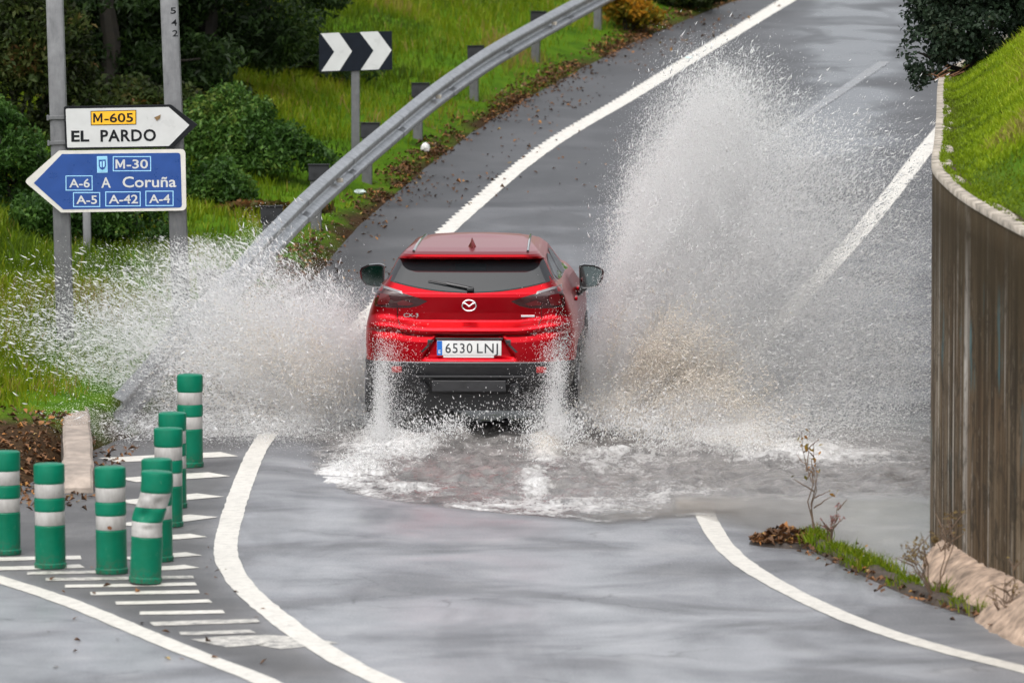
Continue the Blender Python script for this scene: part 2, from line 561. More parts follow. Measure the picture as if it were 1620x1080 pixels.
def line_x(px):
    Q = np.array([gnd(*q)[:2] for q in px]); o_ = np.argsort(Q[:, 1]); return Q[o_, 1], Q[o_, 0]
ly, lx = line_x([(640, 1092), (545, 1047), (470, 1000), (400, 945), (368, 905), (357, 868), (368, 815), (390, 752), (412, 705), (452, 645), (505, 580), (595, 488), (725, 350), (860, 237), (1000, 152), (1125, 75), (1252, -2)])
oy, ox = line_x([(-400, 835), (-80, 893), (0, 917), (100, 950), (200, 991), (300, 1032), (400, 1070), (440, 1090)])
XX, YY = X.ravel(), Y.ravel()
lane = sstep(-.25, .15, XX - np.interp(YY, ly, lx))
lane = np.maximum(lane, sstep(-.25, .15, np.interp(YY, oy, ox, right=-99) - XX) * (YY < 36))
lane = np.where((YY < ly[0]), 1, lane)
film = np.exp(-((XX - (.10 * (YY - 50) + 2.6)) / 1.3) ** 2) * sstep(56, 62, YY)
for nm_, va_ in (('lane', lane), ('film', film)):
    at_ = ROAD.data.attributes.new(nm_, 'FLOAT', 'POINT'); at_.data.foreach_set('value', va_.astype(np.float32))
# painted lines, laid 4 mm over the road
def resample(pts, step):
    P = np.array(pts, float)
    # Catmull-Rom
    out = []
    Q = np.vstack([2 * P[0] - P[1], P, 2 * P[-1] - P[-2]])
    for i in range(1, len(Q) - 2):
        p0, p1, p2, p3 = Q[i - 1:i + 3]
        n = max(2, int(np.linalg.norm(p2 - p1) / step))
        for k in range(n):
            u = k / n
            out.append(.5 * ((2 * p1) + (-p0 + p2) * u + (2 * p0 - 5 * p1 + 4 * p2 - p3) * u * u + (-p0 + 3 * p1 - 3 * p2 + p3) * u ** 3))
    out.append(P[-1])
    return np.array(out)

def stripe(name, px, width, mat, label=None, toothed=False, dz=.004, step=.12):
    P = resample([gnd(*p)[:2] for p in px], step)
    T = np.gradient(P, axis=0); T /= np.linalg.norm(T, axis=1)[:, None]
    Nn = np.stack([T[:, 1], -T[:, 0]], 1)
    cols = 5
    rows = []
    wv = np.asarray(width(np.linspace(0, 1, len(P)))) if callable(width) else np.full(len(P), width)
    jit = (fbm(np.stack([P[:, 0] * 9, P[:, 1] * 9, 0 * P[:, 0]], 1), 3, 4) - .5) * .02
    for k in range(cols):
        f = k / (cols - 1) - .5
        off = f * wv + (jit if k == 0 else -jit if k == cols - 1 else 0)
        if toothed and k == 0: off = off - .045 * (np.arange(len(P)) % 2) * (P[:, 1] > 47)
        rows.append(P + Nn * off[:, None])
    A = np.stack(rows, 1).reshape(-1, 2)
    z = road_z(A[:, 0], A[:, 1]) + dz
    o = np_mesh(name, np.column_stack([A, z]), grid(len(P), cols), mat, ROAD)
    if label: o['label'] = label
    return o
LINE_L = [(640, 1092), (600, 1074), (545, 1047), (470, 1000), (400, 945), (368, 905), (357, 868), (368, 815), (390, 752), (412, 705), (452, 645), (505, 580), (560, 525), (595, 488), (725, 350), (860, 237), (1000, 152), (1125, 75), (1252, -2), (1330, -44)]
stripe('edge_line', LINE_L, lambda t: np.interp(t, [0, .3, .45, .75, 1], [.165, .15, .17, .23, .26]), MAT['paint'], 'toothed white edge line along the guardrail side', toothed=True)
LINE_R = [(1700, 1085), (1620, 1060), (1500, 1030), (1400, 1000), (1325, 970), (1250, 935), (1185, 897), (1148, 865), (1126, 832), (1115, 800), (1118, 740), (1140, 650), (1190, 560), (1262, 478), (1340, 392), (1400, 320), (1465, 236), (1530, 160)]
stripe('edge_line', LINE_R, lambda t: np.interp(t, [0, .3, .6, 1], [.15, .145, .20, .23]), MAT['paint'], 'smooth white edge line on the wall side')
stripe('edge_line', [(-80, 893), (0, 917), (100, 950), (200, 991), (300, 1032), (400, 1070), (440, 1090)], .155, MAT['paint'], 'white edge line of the other carriageway at bottom left')
stripe('faded_line', [(1180, 248), (1290, 172), (1345, 135), (1400, 98)], .16, simple('ghost_paint', (.13, .13, .132), .28, var=.5, vscale=4), 'faded pale line up the slope')
HATCH = [(171, 728, 363, 719), (200, 760, 347, 751), (197, 796, 333, 784), (202, 832, 323, 817), (240, 853, 314, 848), (200, 885, 307, 877), (-20, 885, 128, 882), (-20, 900, 130, 896), (240, 901, 304, 897),
         (43, 907, 160, 905), (72, 917, 306, 914), (103, 928, 310, 925), (143, 940, 315, 937), (183, 955, 333, 952), (221, 971, 354, 969), (240, 988, 409, 983), (285, 1003, 400, 999)]
for i, (x0, y0, x1, y1) in enumerate(HATCH):
    stripe('hatch_stripe', [(x0, y0), ((x0 + x1) / 2, (y0 + y1) / 2), (x1, y1)], (.40, .36, .32, .28, .25, .21, .20, .20, .20)[i] if i < 9 else .155, MAT['worn'] if i in (9, 10, 15, 16) else MAT['paint'])
stripe('hatch_patch', [(330, 1018), (420, 1012), (490, 1022)], .42, MAT['worn'], 'worn smear of white paint at the tip of the gore', dz=.003)

# earth bank on the left
def bank_mesh():
    ys = np.concatenate([np.arange(36.8, 60, .16), np.arange(60, 130, .5)])
    us = np.concatenate([np.linspace(-.0, 2, 22), np.linspace(2.2, 10, 40), np.linspace(10.6, 60, 30)])
    al = asphalt_left(ys)
    X = al[:, None] - us[None]
    Y = np.repeat(ys[:, None], len(us), 1)
    Z = bank_z(X.ravel(), Y.ravel())
    return np.stack([X.ravel(), Y.ravel(), Z], 1), grid(len(ys), len(us))[:, ::-1]
v, f = bank_mesh()
def M_bank():
    m, t, b = new_mat('earth_and_turf')
    v = coords(t)
    n = noise(t, v, 2.5, 6, .65)
    turf = ramp(t, n, [(0.3, (.030, .070, .005)), (0.5, (.06, .13, .006)), (0.72, (.10, .15, .012))])
    lit = ramp(t, noise(t, v, 25, 4, .7), [(0.3, (.018, .012, .008)), (0.55, (.05, .03, .016)), (0.75, (.11, .06, .025))])
    t.links.new(mixc(t, attr(t, 'dirt'), turf, lit), b.inputs['Base Color'])
    b.inputs['Roughness'].default_value = 1.0; b.inputs['Specular IOR Level'].default_value = .05
    bump(t, b, noise(t, v, 30, 4), .7, .03)
    return m
d_edge = asphalt_left(v[:, 1]) - v[:, 0]
dirt = np.clip(1 - sstep(.02, .40, d_edge + (fbm(v * 2.2, 3, 8) - .5) * .7), 0, 1)
dirt = np.maximum(dirt, 1 - sstep(40.2, 41.2, v[:, 1] + (fbm(v * 3, 3, 2) - .5)))
o = np_mesh('bank', v, f, M_bank(), attrs={'dirt': dirt}, smooth=True)
tag(o, 'grassy earth bank behind the guardrail', kind='structure')

# bank above the wall on the right
ys = np.arange(12, 110, .3)
us = np.concatenate([np.linspace(.1, 4, 40), np.linspace(4.3, 40, 25)])
X = WALL_X(ys)[:, None] + us[None]
Y = np.repeat(ys[:, None], len(us), 1)
o = np_mesh('bank', np.stack([X.ravel(), Y.ravel(), right_z(X.ravel(), Y.ravel())], 1), grid(len(ys), len(us)), bpy.data.materials['earth_and_turf'], smooth=True,
            attrs={'dirt': (1 - sstep(.2, .5, (X - WALL_X(ys)[:, None]).ravel())) * .35})
tag(o, 'steep grassy bank on top of the concrete wall', kind='structure')

# retaining wall
def M_wall():
    m, t, b = new_mat('stained_concrete')
    st = noise(t, coords(t, (1, 1, .02)), 2.4, 5, .7)
    st2 = noise(t, coords(t, (1, 1, .03)), 7, 4, .7)
    pat = noise(t, coords(t, (1, 1, .5)), 1.6, 4, .6)
    k = math_n(t, 'ADD', math_n(t, 'MULTIPLY', st, .6), math_n(t, 'MULTIPLY', st2, .4))
    st3 = noise(t, coords(t, (1, 1, .018)), 11, 3, .6)
    c = ramp(t, k, [(0.36, (.012, .009, .006)), (0.43, (.055, .040, .026)), (0.48, (.13, .100, .068)), (0.52, (.050, .036, .024)), (0.57, (.17, .135, .10)), (0.62, (.34, .31, .27)), (0.66, (.09, .07, .05))])
    c = mixc(t, 1.0, ramp(t, st, [(.34, (.040, .026, .013)), (.46, (.115, .080, .048)), (.54, (.20, .155, .105)), (.64, (.105, .070, .040))]), ramp(t, st2, [(.36, (.30, .28, .26)), (.47, (.9, .9, .9)), (.53, (.55, .53, .5)), (.60, (1.35, 1.38, 1.4))]), 'MULTIPLY')
    c = mixc(t, ramp(t, st3, [(.555, 0.0), (.61, .85)]), c, (.46, .43, .39))
    c = mixc(t, ramp(t, st3, [(.40, .92), (.45, 0.0)]), c, (.016, .011, .006))
    c = mixc(t, ramp(t, pat, [(0.45, 0.0), (0.65, .5)]), c, (.085, .050, .026))
    blot = noise(t, coords(t, (1, 1, .8)), 5, 6, .75, 1.0)
    c = mixc(t, ramp(t, blot, [(.40, .75), (.50, 0.0)]), c, (.030, .022, .014))
    c = mixc(t, ramp(t, noise(t, coords(t, (1, 1, .45)), 9, 5, .8, .6), [(.58, 0.0), (.66, .65)]), c, (.24, .20, .155))
    hh = math_n(t, 'ADD', attr(t, 'height'), math_n(t, 'MULTIPLY', st2, .55))
    c = mixc(t, ramp(t, hh, [(1.02, 0.0), (1.0, 0.0)]) if False else ramp(t, math_n(t, 'MULTIPLY', hh, .6), [(.48, 0.0), (.70, .88)]), c, (.036, .025, .012))
    c = mixc(t, ramp(t, math_n(t, 'ADD', attr(t, 'height'), math_n(t, 'MULTIPLY', blot, .25)), [(.16, .8), (.30, 0.0)]), c, (.075, .045, .022))
    sepz = t.nodes.new('ShaderNodeSeparateXYZ'); tc = t.nodes.new('ShaderNodeTexCoord'); t.links.new(tc.outputs['Object'], sepz.inputs[0])
    blue = noise(t, coords(t, (1, 1, .35)), 3.1, 3, .5)
    bl = math_n(t, 'MULTIPLY', ramp(t, blue, [(0.60, 0.0), (0.68, .75)]), ramp(t, st2, [(0.45, 0.0), (0.6, 1.0)]))
    hz = ramp(t, math_n(t, 'MULTIPLY', sepz.outputs[2], .4), [(0.15, 0), (0.3, 1), (0.65, 1), (0.8, 0)])
    c = mixc(t, math_n(t, 'MULTIPLY', bl, hz), c, (.05, .20, .24))
    t.links.new(c, b.inputs['Base Color'])
    b.inputs['Roughness'].default_value = .85; b.inputs['Specular IOR Level'].default_value = .12
    bump(t, b, math_n(t, 'ADD', k, math_n(t, 'MULTIPLY', noise(t, coords(t), 60, 3), .15)), .5, .02)
    return m
MAT['wall'] = M_wall()
MAT['coping'] = simple('pale_concrete', (.32, .285, .24), .9, spec=.1, var=.6, vscale=9, bumpy=.4)
ys = np.concatenate([np.arange(12, 28, .5), np.arange(28, 40, .1), np.arange(40, 110, .8)])
prof = []
zz = np.linspace(0, 1, 14)
wx, wt = WALL_X(ys), WALL_T(ys)
tx = np.gradient(wx, ys); nrm = np.stack([np.ones_like(tx), -tx], 1); nrm /= np.linalg.norm(nrm, axis=1)[:, None]
base = ROAD_Z(ys) - .35
rows = []
for z in zz: rows.append(np.column_stack([wx, ys, base + (wt - base) * z]))
rows.append(np.column_stack([wx + nrm[:, 0] * .3, ys + nrm[:, 1] * .3, wt]))
rows.append(np.column_stack([wx + nrm[:, 0] * .3, ys + nrm[:, 1] * .3, wt - 1.2]))
A = np.stack(rows, 1)
wall = empty('retaining_wall', (float(WALL_X(34)), 34, 0))
tag(wall, 'tall curved concrete retaining wall streaked with brown stains', 'wall')
A2 = A - np.array([WALL_X(34), 34, 0])
np_mesh('wall_face', A2.reshape(-1, 3), grid(len(ys), len(rows))[:, ::-1], MAT['wall'], wall, attrs={'height': np.tile(np.concatenate([zz, [1, 1]]), len(ys))})
rg = fbm(np.stack([ys * 2.3, ys * 0, ys * 0], 1), 3, 6)
cw = .055 + .07 * sstep(.35, .7, rg) * (1 - .4 * sstep(36, 44, ys))
ch = .010
def off(dx, z): return np.column_stack([wx + nrm[:, 0] * dx, ys + nrm[:, 1] * dx, z])
R4 = np.stack([off(-.006 - 0 * cw, wt - .03), off(-.006 - 0 * cw, wt + ch), off(cw, wt + ch + .005), off(cw + .02, wt - .0)], 1) - np.array([WALL_X(34), 34, 0])
np_mesh('coping', R4.reshape(-1, 3), grid(len(ys), 4)[:, ::-1], MAT['coping'], wall)
# ------------------------------------------------------------------ guardrail
MAT['dark_metal'] = simple('dark_steel', (.035, .036, .04), .5, .6, var=.3)
MAT['reflector'] = simple('amber_reflector', (.55, .5, .42), .25, coat=.6)
RAIL_D = list(np.arange(42, 86.1, .5))
def rail_h(d): return float(np.interp(d, [42, 43, 44, 46, 48, 50, 54], [-.10, .06, .28, .50, .60, .56, .55]))
def rail_pt(d): return Vector((float(RAIL_X(d)) + .13, d, float(RAIL_G(d)) + rail_h(d)))
rail = empty('guardrail', (float(RAIL_X(50)), 50, float(RAIL_G(50))))
tag(rail, 'grey steel crash barrier sweeping up the grassy slope and diving into the ground', 'guardrail')
W_PROF = [(-.004, .158), (.010, .156), (.020, .148), (.076, .122), (.084, .112), (.084, .066), (.076, .056), (.014, .030), (.006, .018), (.006, -.018), (.014, -.030), (.076, -.056), (.084, -.066), (.084, -.112), (.076, -.122), (.012, -.152), (0, -.158)]
P = [rail_pt(d) for d in RAIL_D]
vs, rows = [], len(P)
for i, p in enumerate(P):
    a, b = P[max(0, i - 1)], P[min(rows - 1, i + 1)]
    t = (b - a).normalized(); s = t.cross(Vector((0, 0, 1))).normalized(); u = s.cross(t)
    for nn, zz in W_PROF: vs.append(p + s * nn + u * zz)
    for nn, zz in W_PROF[::-1]: vs.append(p + s * (nn - .006) + u * zz)
vs = np.array(vs) - np.array(rail.location)
k = len(W_PROF) * 2
fs = []
for i in range(rows - 1):
    for j in range(k):
        fs.append((i * k + j, i * k + (j + 1) % k, (i + 1) * k + (j + 1) % k, (i + 1) * k + j))
mesh_obj('rail_beam', vs, fs, MAT['galv_rail'], rail, True, 40)
MAT['galv_lap'] = M_galv('lap_joint_steel', .19, .7, .42)
pbm = bmesh.new()
# post: C section with a spacer at the top
for c, s in (((0, 0, -.32), (.11, .012, 1.16)), ((-.05, .03, -.32), (.012, .055, 1.16)), ((.05, .03, -.32), (.012, .055, 1.16))):
    box_bm(pbm, c, s)
post0 = bm_obj('rail_post', pbm, MAT['galv_dark'], rail)
sbm = bmesh.new(); box_bm(sbm, (.04, -.01, .20), (.22, .05, .17), bevel=.008); box_bm(sbm, (.04, -.02, .288), (.235, .075, .008))
sp0 = bm_obj('spacer', sbm, MAT['dark_metal'], post0)
lbm = bmesh.new(); box_bm(lbm, (.065, -.03, 0), (.07, .06, .05), bevel=.01)
ref0 = bm_obj('reflector', lbm, MAT['reflector'], rail)
i = 0
for d in [46.2] + list(np.arange(50, 84, 4.0)):
    p = rail_pt(d)
    sl_ = math.atan2(float(RAIL_X(d + .5) - RAIL_X(d - .5)), 1)
    if i == 0: po, s_ = post0, sp0
    else:
        po = post0.copy(); COL.objects.link(po); po.parent = rail
        s_ = sp0.copy(); COL.objects.link(s_); s_.parent = po
    po.location = Vector((p.x - .20, p.y, p.z - .12)) - rail.location
    po.rotation_euler = (random.uniform(-.02, .02), random.uniform(-.025, .025), -sl_)
    if i % 2 == 0 and d > 49:
        rf = ref0 if i == 2 else ref0.copy()
        if i != 2: COL.objects.link(rf); rf.parent = rail
        rf.location = Vector((p.x + .0, p.y - .02, p.z + .0)) - rail.location
        rf.rotation_euler = (0, 0, -sl_)
    # lap joint with its bolts
    jb = bmesh.new()
    for z_, y_ in ((.09, -.14), (.09, .14), (-.09, -.14), (-.09, .14), (0, -.05), (0, .05)):
        box_bm(jb, (.075 if z_ else .0, y_, z_), (.022, .035, .032), bevel=.006)
    for k_, (n_, z_) in enumerate(W_PROF[1:-1]):
        n2, z2 = W_PROF[k_ + 2]
        jb.faces.new([jb.verts.new(Vector(q)) for q in ((n_ + .003, -.16, z_), (n_ + .003, .16, z_), (n2 + .003, .16, z2), (n2 + .003, -.16, z2))])
    if d > 49:
        jo = bm_obj('lap_joint', jb, MAT['galv_rail'], rail)
        jo.location = Vector((p.x, p.y + 1.0 + .13, float(rail_pt(d + 1.13).z))) - rail.location
        jo.location.x = rail_pt(d + 1.13).x - rail.location.x + .002
        jo.rotation_euler = (math.atan2(rail_pt(d + 1.6).z - rail_pt(d + .6).z, 1.0), 0, -math.atan2(float(RAIL_X(d + 1.6) - RAIL_X(d + .6)), 1))
    i += 1

# ------------------------------------------------------------------ road signs
MAT['sign_white'] = simple('white_sign_sheeting', (.50, .51, .505), .35, var=.06, vscale=6, coat=.2)
MAT['sign_black'] = simple('black_sign_sheeting', (.005, .006, .008), .5, spec=.2)
MAT['navy'] = simple('black_chevron_sheeting', (.005, .008, .014), .5, var=.2, spec=.15)
MAT['sign_blue'] = simple('blue_sign_sheeting', (.0015, .046, .225), .35, var=.12, vscale=5, coat=.2)
MAT['light_blue'] = simple('light_blue_sheeting', (.30, .58, .80), .4)
MAT['pale_blue'] = simple('pale_sky_sheeting', (.22, .50, .68), .4)
MAT['sign_yellow'] = simple('yellow_sign_sheeting', (.80, .42, .012), .35)
MAT['sign_cream'] = simple('off_white_sheeting', (.56, .545, .50), .35, var=.08)
MAT['sign_back'] = MAT['galv']
MAT['brown'] = simple('dead_leaf', (.17, .10, .035), .6)

DS = 45.0
S0 = at(195, 235, DS)
def sign_xy(px, py):
    p = at(px, py, DS); return (float(p[0] - S0[0]), float(p[2] - S0[2]))
def Z2(zx, zy): return sign_xy(20 + zx / 5.0625, 150 + zy / 5.0625)      # from the enlarged view of the two signs
SZ = 1 / 5.0625 / (FPX / DS)                                          # metres per pixel of that view

def outlined_box(name, x0, y0, x1, y1, mat, parent, y, lw=.007, tilt=0.0):
    a, b = Z2(x0, y1); c, d = Z2(x1, y0)
    bm = bmesh.new()
    o_ = [(a, b), (c, b + tilt), (c, d + tilt), (a, d)]; i_ = [(a + lw, b + lw), (c - lw, b + lw + tilt), (c - lw, d - lw + tilt), (a + lw, d - lw)]
    vo = [bm.verts.new((p[0], y, p[1])) for p in o_]; vi = [bm.verts.new((p[0], y, p[1])) for p in i_]
    for k in range(4): bm.faces.new((vo[k], vo[(k + 1) % 4], vi[(k + 1) % 4], vi[k]))
    return bm_obj(name, bm, mat, parent)

def sign_text(s, x0, x1, ytop, ybot, mat, parent, y, rot=0.0, bold=.02, sp=1.0):
    cx, cy = Z2((x0 + x1) / 2, (ytop + ybot) / 2)
    return text_obj('lettering', s, (ybot - ytop) * SZ, mat, parent, (cx, y, cy), (math.pi / 2, -rot, 0), (x1 - x0) * SZ, bold, spacing=sp)

def glyph_m(x0, x1, y0, y1, mat, parent, y):
    def q(u, v): return Z2(x0 + (x1 - x0) * u, y1 - (y1 - y0) * v)
    bm = bmesh.new()
    for pts in (((0, 0), (.2, 0), (.2, 1), (0, 1)), ((.8, 0), (1, 0), (1, 1), (.8, 1)), ((.2, 1), (.2, .66), (.43, .12), (.5, .12), (.5, .42)), ((.8, 1), (.5, .42), (.5, .12), (.57, .12), (.8, .66))):
        bm.faces.new([bm.verts.new((q(*p)[0], y, q(*p)[1])) for p in pts])
    return bm_obj('lettering', bm, mat, parent)
ws = empty('direction_sign', tuple(S0))
tag(ws, 'white arrow sign pointing right to EL PARDO with a yellow M-605 box', 'road sign')
out = [Z2(412, 92), Z2(1268, 78), Z2(1482, 240), Z2(1290, 422), Z2(425, 438)]
poly_plate('border', round_poly(out, [.022, .03, .006, .03, .022]), -.030, .028, MAT['sign_black'], ws)
inn = [Z2(427, 112), Z2(1252, 98), Z2(1418, 243), Z2(1254, 410), Z2(440, 423)]
poly_plate('panel', round_poly(inn, [.012, .012, .010, .012, .012]), -.033, .004, MAT['sign_white'], ws)
yb = [Z2(627, 130), Z2(992, 121), Z2(993, 238), Z2(629, 245)]
poly_plate('number_box', yb, -.0355, .003, MAT['sign_black'], ws)
yb2 = [Z2(633, 136), Z2(986, 127), Z2(987, 232), Z2(635, 239)]
poly_plate('number_panel', yb2, -.038, .003, MAT['sign_yellow'], ws)
glyph_m(648, 722, 148, 222, MAT['sign_black'], ws, -.0395); sign_text('-605', 736, 968, 148, 218, MAT['sign_black'], ws, -.0395, .022, .015)
sign_text('EL', 472, 616, 288, 372, MAT['sign_black'], ws, -.0345, .012, .03)
sign_text('PARDO', 706, 1150, 279, 370, MAT['sign_black'], ws, -.0345, .014, .026, 1.1)
lf_ = tag(poly_plate('fallen_leaf', [Z2(1135, 180), Z2(1158, 172), Z2(1188, 158), Z2(1182, 190), Z2(1155, 208), Z2(1148, 195)], -.040, .003, MAT['brown'], None), 'small brown leaf stuck on the white arrow sign', 'leaf')
lf_.location = ws.location

bs = empty('direction_sign', tuple(S0))
tag(bs, 'blue white-rimmed arrow sign pointing left to A Coruña under the white sign', 'road sign')
out = [Z2(372, 447), Z2(1384, 434), Z2(1393, 925), Z2(390, 942), Z2(94, 693)]
poly_plate('border', round_poly(out, [.02, .045, .045, .02, .035]), -.028, .028, MAT['sign_cream'], bs)
inn = [Z2(398, 474), Z2(1345, 464), Z2(1358, 902), Z2(408, 917), Z2(172, 706)]
poly_plate('panel', round_poly(inn, [.008, .03, .03, .008, .004]), -.031, .004, MAT['sign_blue'], bs)
YL = -.0325
for bx in ((805, 492, 1110, 612), (427, 646, 642, 766), (487, 780, 703, 898), (745, 774, 1027, 893), (1066, 768, 1290, 890)):
    outlined_box('number_frame', *bx, MAT['light_blue'], bs, YL, .0075, .001)
for s, x0, x1, y0, y1 in (('-30', 915, 1086, 518, 588), ('A-6', 455, 620, 672, 740), ('A', 712, 788, 660, 742), ('Coruña', 882, 1312, 653, 738), ('A-5', 512, 678, 806, 872), ('A-42', 772, 1006, 800, 868), ('A-4', 1095, 1262, 797, 864)):
    sign_text(s, x0, x1, y0, y1, MAT['sign_white'], bs, YL, .008, .014)
glyph_m(826, 902, 518, 590, MAT['sign_white'], bs, YL)
cb = poly_plate('crest_panel', [Z2(677, 492), Z2(760, 490), Z2(763, 622), Z2(680, 624)], -.0335, .003, MAT['light_blue'], bs)
poly_plate('crest_field', [Z2(684, 500), Z2(754, 498), Z2(756, 614), Z2(687, 616)], -.0355, .003, MAT['pale_blue'], bs)
sh = [Z2(692, 520), Z2(748, 518), Z2(750, 570), Z2(738, 592), Z2(721, 600), Z2(704, 592), Z2(693, 570)]
poly_plate('crest_shield', sh, -.0375, .003, MAT['sign_blue'], bs)
poly_plate('crest_bear', [Z2(702, 535), Z2(716, 532), Z2(716, 582), Z2(704, 575)], -.0395, .003, MAT['light_blue'], bs)
poly_plate('crest_tree', [Z2(724, 530), Z2(740, 530), Z2(740, 572), Z2(726, 582)], -.0395, .003, MAT['light_blue'], bs)

def post_box(name, pxt, pyt, pxb, pyb, D, wpx, depth, label, cat, mat, parent_parts=None, base_extra=.35):
    T, B = at(pxt, pyt, D), at(pxb, pyb, D)
    B = np.array([B[0], D, B[2] - base_extra]); T = np.array([T[0], D, T[2]])
    r = empty(name, tuple(B)); tag(r, label, cat)
    wd = wpx / (FPX / D)
    bm = bmesh.new()
    L = np.linalg.norm(T - B)
    box_bm(bm, (0, 0, L / 2), (wd, depth, L), bevel=.012)
    o = bm_obj('shaft', bm, mat, r, True, 30)
    ax = Vector(T - B).normalized()
    r.rotation_euler = Vector((0, 0, 1)).rotation_difference(ax).to_euler()
    return r, L, wd
p1, L1, w1 = post_box('sign_post', 86, -14, 109, 640, DS + .10, 27, .10, 'thick galvanised steel post carrying the left ends of the two arrow signs', 'sign post', MAT['galv'])
p2, L2, w2 = post_box('sign_post', 267, -14, 292, 560, DS + .10, 28, .10, 'thick galvanised steel post stencilled 542, holding the right ends of the arrow signs', 'sign post', MAT['galv'])
for i, (s, zy, zx) in enumerate((('5', 17, 274), ('4', 36, 275.5), ('2', 53, 277))):
    wp = Vector(at(zx, zy, DS + .04))
    loc = p2.matrix_basis.inverted() @ wp
    text_obj('stencil_digit', s, .055, MAT['sign_black'], p2, (loc.x, -.0515, loc.z), width=.05, bold=.01)
for r_, pts in ((p1, ((101, 186), (103, 226), (104, 262), (106, 316))), (p2, ((278, 200), (282, 300)))):
    for (px, py) in pts:
        loc = r_.matrix_basis.inverted() @ Vector(at(px, py, DS + .02))
        b_ = bmesh.new(); box_bm(b_, (0, -.06, loc.z), (w1 + .03, .03, .035), bevel=.004); box_bm(b_, (-.09, -.06, loc.z), (.02, .035, .05), bevel=.004)
        bm_obj('clamp', b_, MAT['galv_dark'], r_)
post_box('sign_post', 137, 325, 141, 470, 50.0, 13, .06, 'thin grey post standing behind the blue arrow sign', 'sign post', MAT['galv'])

# chevron board
DC = 59.5
C0 = at(563, 112, DC)
cv = empty('chevron_sign', (float(C0[0]), DC, float(bank_z([C0[0]], [DC])[0]) - .1))
tag(cv, 'black chevron board with two white arrowheads pointing right, on a grey post in the grass', 'road sign')
def Z5(zx, zy):
    p = at(480 + zx / 2.7, zy / 2.7, DC); return (float(p[0] - cv.location.x), float(p[2] - cv.location.z))
poly_plate('board', round_poly([Z5(66, 147), Z5(378, 133), Z5(380, 298), Z5(68, 308)], .012), -.02, .02, MAT['navy'], cv)
for pts in (((74, 144), (152, 140), (208, 220), (155, 302), (77, 305), (132, 222)), ((240, 138), (318, 135), (377, 215), (322, 297), (245, 300), (300, 217))):
    poly_plate('arrowhead', [Z5(*p) for p in pts], -.0235, .003, MAT['sign_white'], cv)
b_ = bmesh.new(); zt = Z5(220, 150)[1]; xx = Z5(222, 400)[0]
box_bm(b_, (xx, .03, zt / 2), (.10, .05, zt), bevel=.006)
bm_obj('post', b_, MAT['galv'], cv)

# ------------------------------------------------------------------ flexible bollards
def M_boll():
    m, t, b = new_mat('green_plastic')
    v = coords(t)
    n = noise(t, v, 5, 5, .6); n2 = noise(t, v, 40, 4, .7)
    c = ramp(t, n, [(0.3, (.0004, .112, .058)), (0.7, (.0008, .155, .088))])
    sz = t.nodes.new('ShaderNodeSeparateXYZ'); tc = t.nodes.new('ShaderNodeTexCoord'); t.links.new(tc.outputs['Object'], sz.inputs[0])
    mud = math_n(t, 'MULTIPLY', ramp(t, sz.outputs[2], [(0.0, .9), (0.12, .0)]), ramp(t, n2, [(0.42, 0), (0.62, .9)]))
    c = mixc(t, mud, c, (.06, .05, .035))
    scuff = ramp(t, noise(t, coords(t, (1, 1, .4)), 26, 5, .75), [(0.64, 0.0), (0.74, .45)])
    c = mixc(t, scuff, c, (.16, .30, .22))
    t.links.new(c, b.inputs['Base Color'])
    t.links.new(ramp(t, n2, [(0.3, .28), (0.7, .48)]), b.inputs['Roughness'])
    b.inputs['Specular IOR Level'].default_value = .2
    return m
MAT['boll'] = M_boll()
def M_band():
    m, t, b = new_mat('reflective_band')
    v = coords(t)
    n = noise(t, coords(t, (1, 1, .35)), 22, 5, .7); n2 = noise(t, v, 6, 3, .6)
    c = ramp(t, math_n(t, 'ADD', math_n(t, 'MULTIPLY', n, .6), math_n(t, 'MULTIPLY', n2, .4)), [(0.28, (.13, .12, .105)), (0.42, (.29, .28, .265)), (0.65, (.40, .39, .375))])
    t.links.new(c, b.inputs['Base Color']); b.inputs['Roughness'].default_value = .4
    return m
MAT['band'] = M_band()
BH, BR = .715, .100
ZB = [0.50, 0.66, 0.20, 0.33]
b_prof = [(.0, 0), (.104, 0), (.106, .012), (.106, .03), (.100, .036), (.0995, .276), (.1005, .283), (.095, .291), (.095, .388), (.1005, .396), (.101, .402), (.101, .464), (.1005, .470), (.095, .478), (.095, .576), (.1005, .584), (.1015, .590), (.1015, .692), (.099, .703), (.090, .709), (.05, .713), (.0, .715)]
def bent(o, f):
    for v in o.data.vertices: v.co = f(v.co)
    o.data.update()
def make_bollard():
    r = empty('bollard')
    lathe('post', [p for p in b_prof], 40, MAT['boll'], r, cap=False)
    for z0, z1 in ((.293, .386), (.480, .574)):
        lathe('reflective_band', [(.0962, z0), (.0975, z0 + .002), (.0975, z1 - .002), (.0962, z1)], 40, MAT['band'], r, cap=False)
    return r
b0 = make_bollard()
BOL = [(9, 880, 'green bollard cut by the left edge of the photo, with two white bands', 0, 0),
       (80, 902, 'green bollard with a mud stain on its foot, second from the left edge', 0.5, .96),
       (177, 911, 'green bollard with a brown leaf stuck on its lower band, beside the dented one', 0.8, .97),
       (249.5, 892, 'upright green bollard directly behind the dented leaning one', .4, .95),
       (266.5, 837, 'green bollard third from the back of the receding row', -.4, .97),
       (273.5, 807, 'green bollard second from the back of the row, half hidden by the next one', .2, .97),
       (301, 743, 'green bollard standing farthest back, nearest the splash', 0, 1.02)]
bolls = []
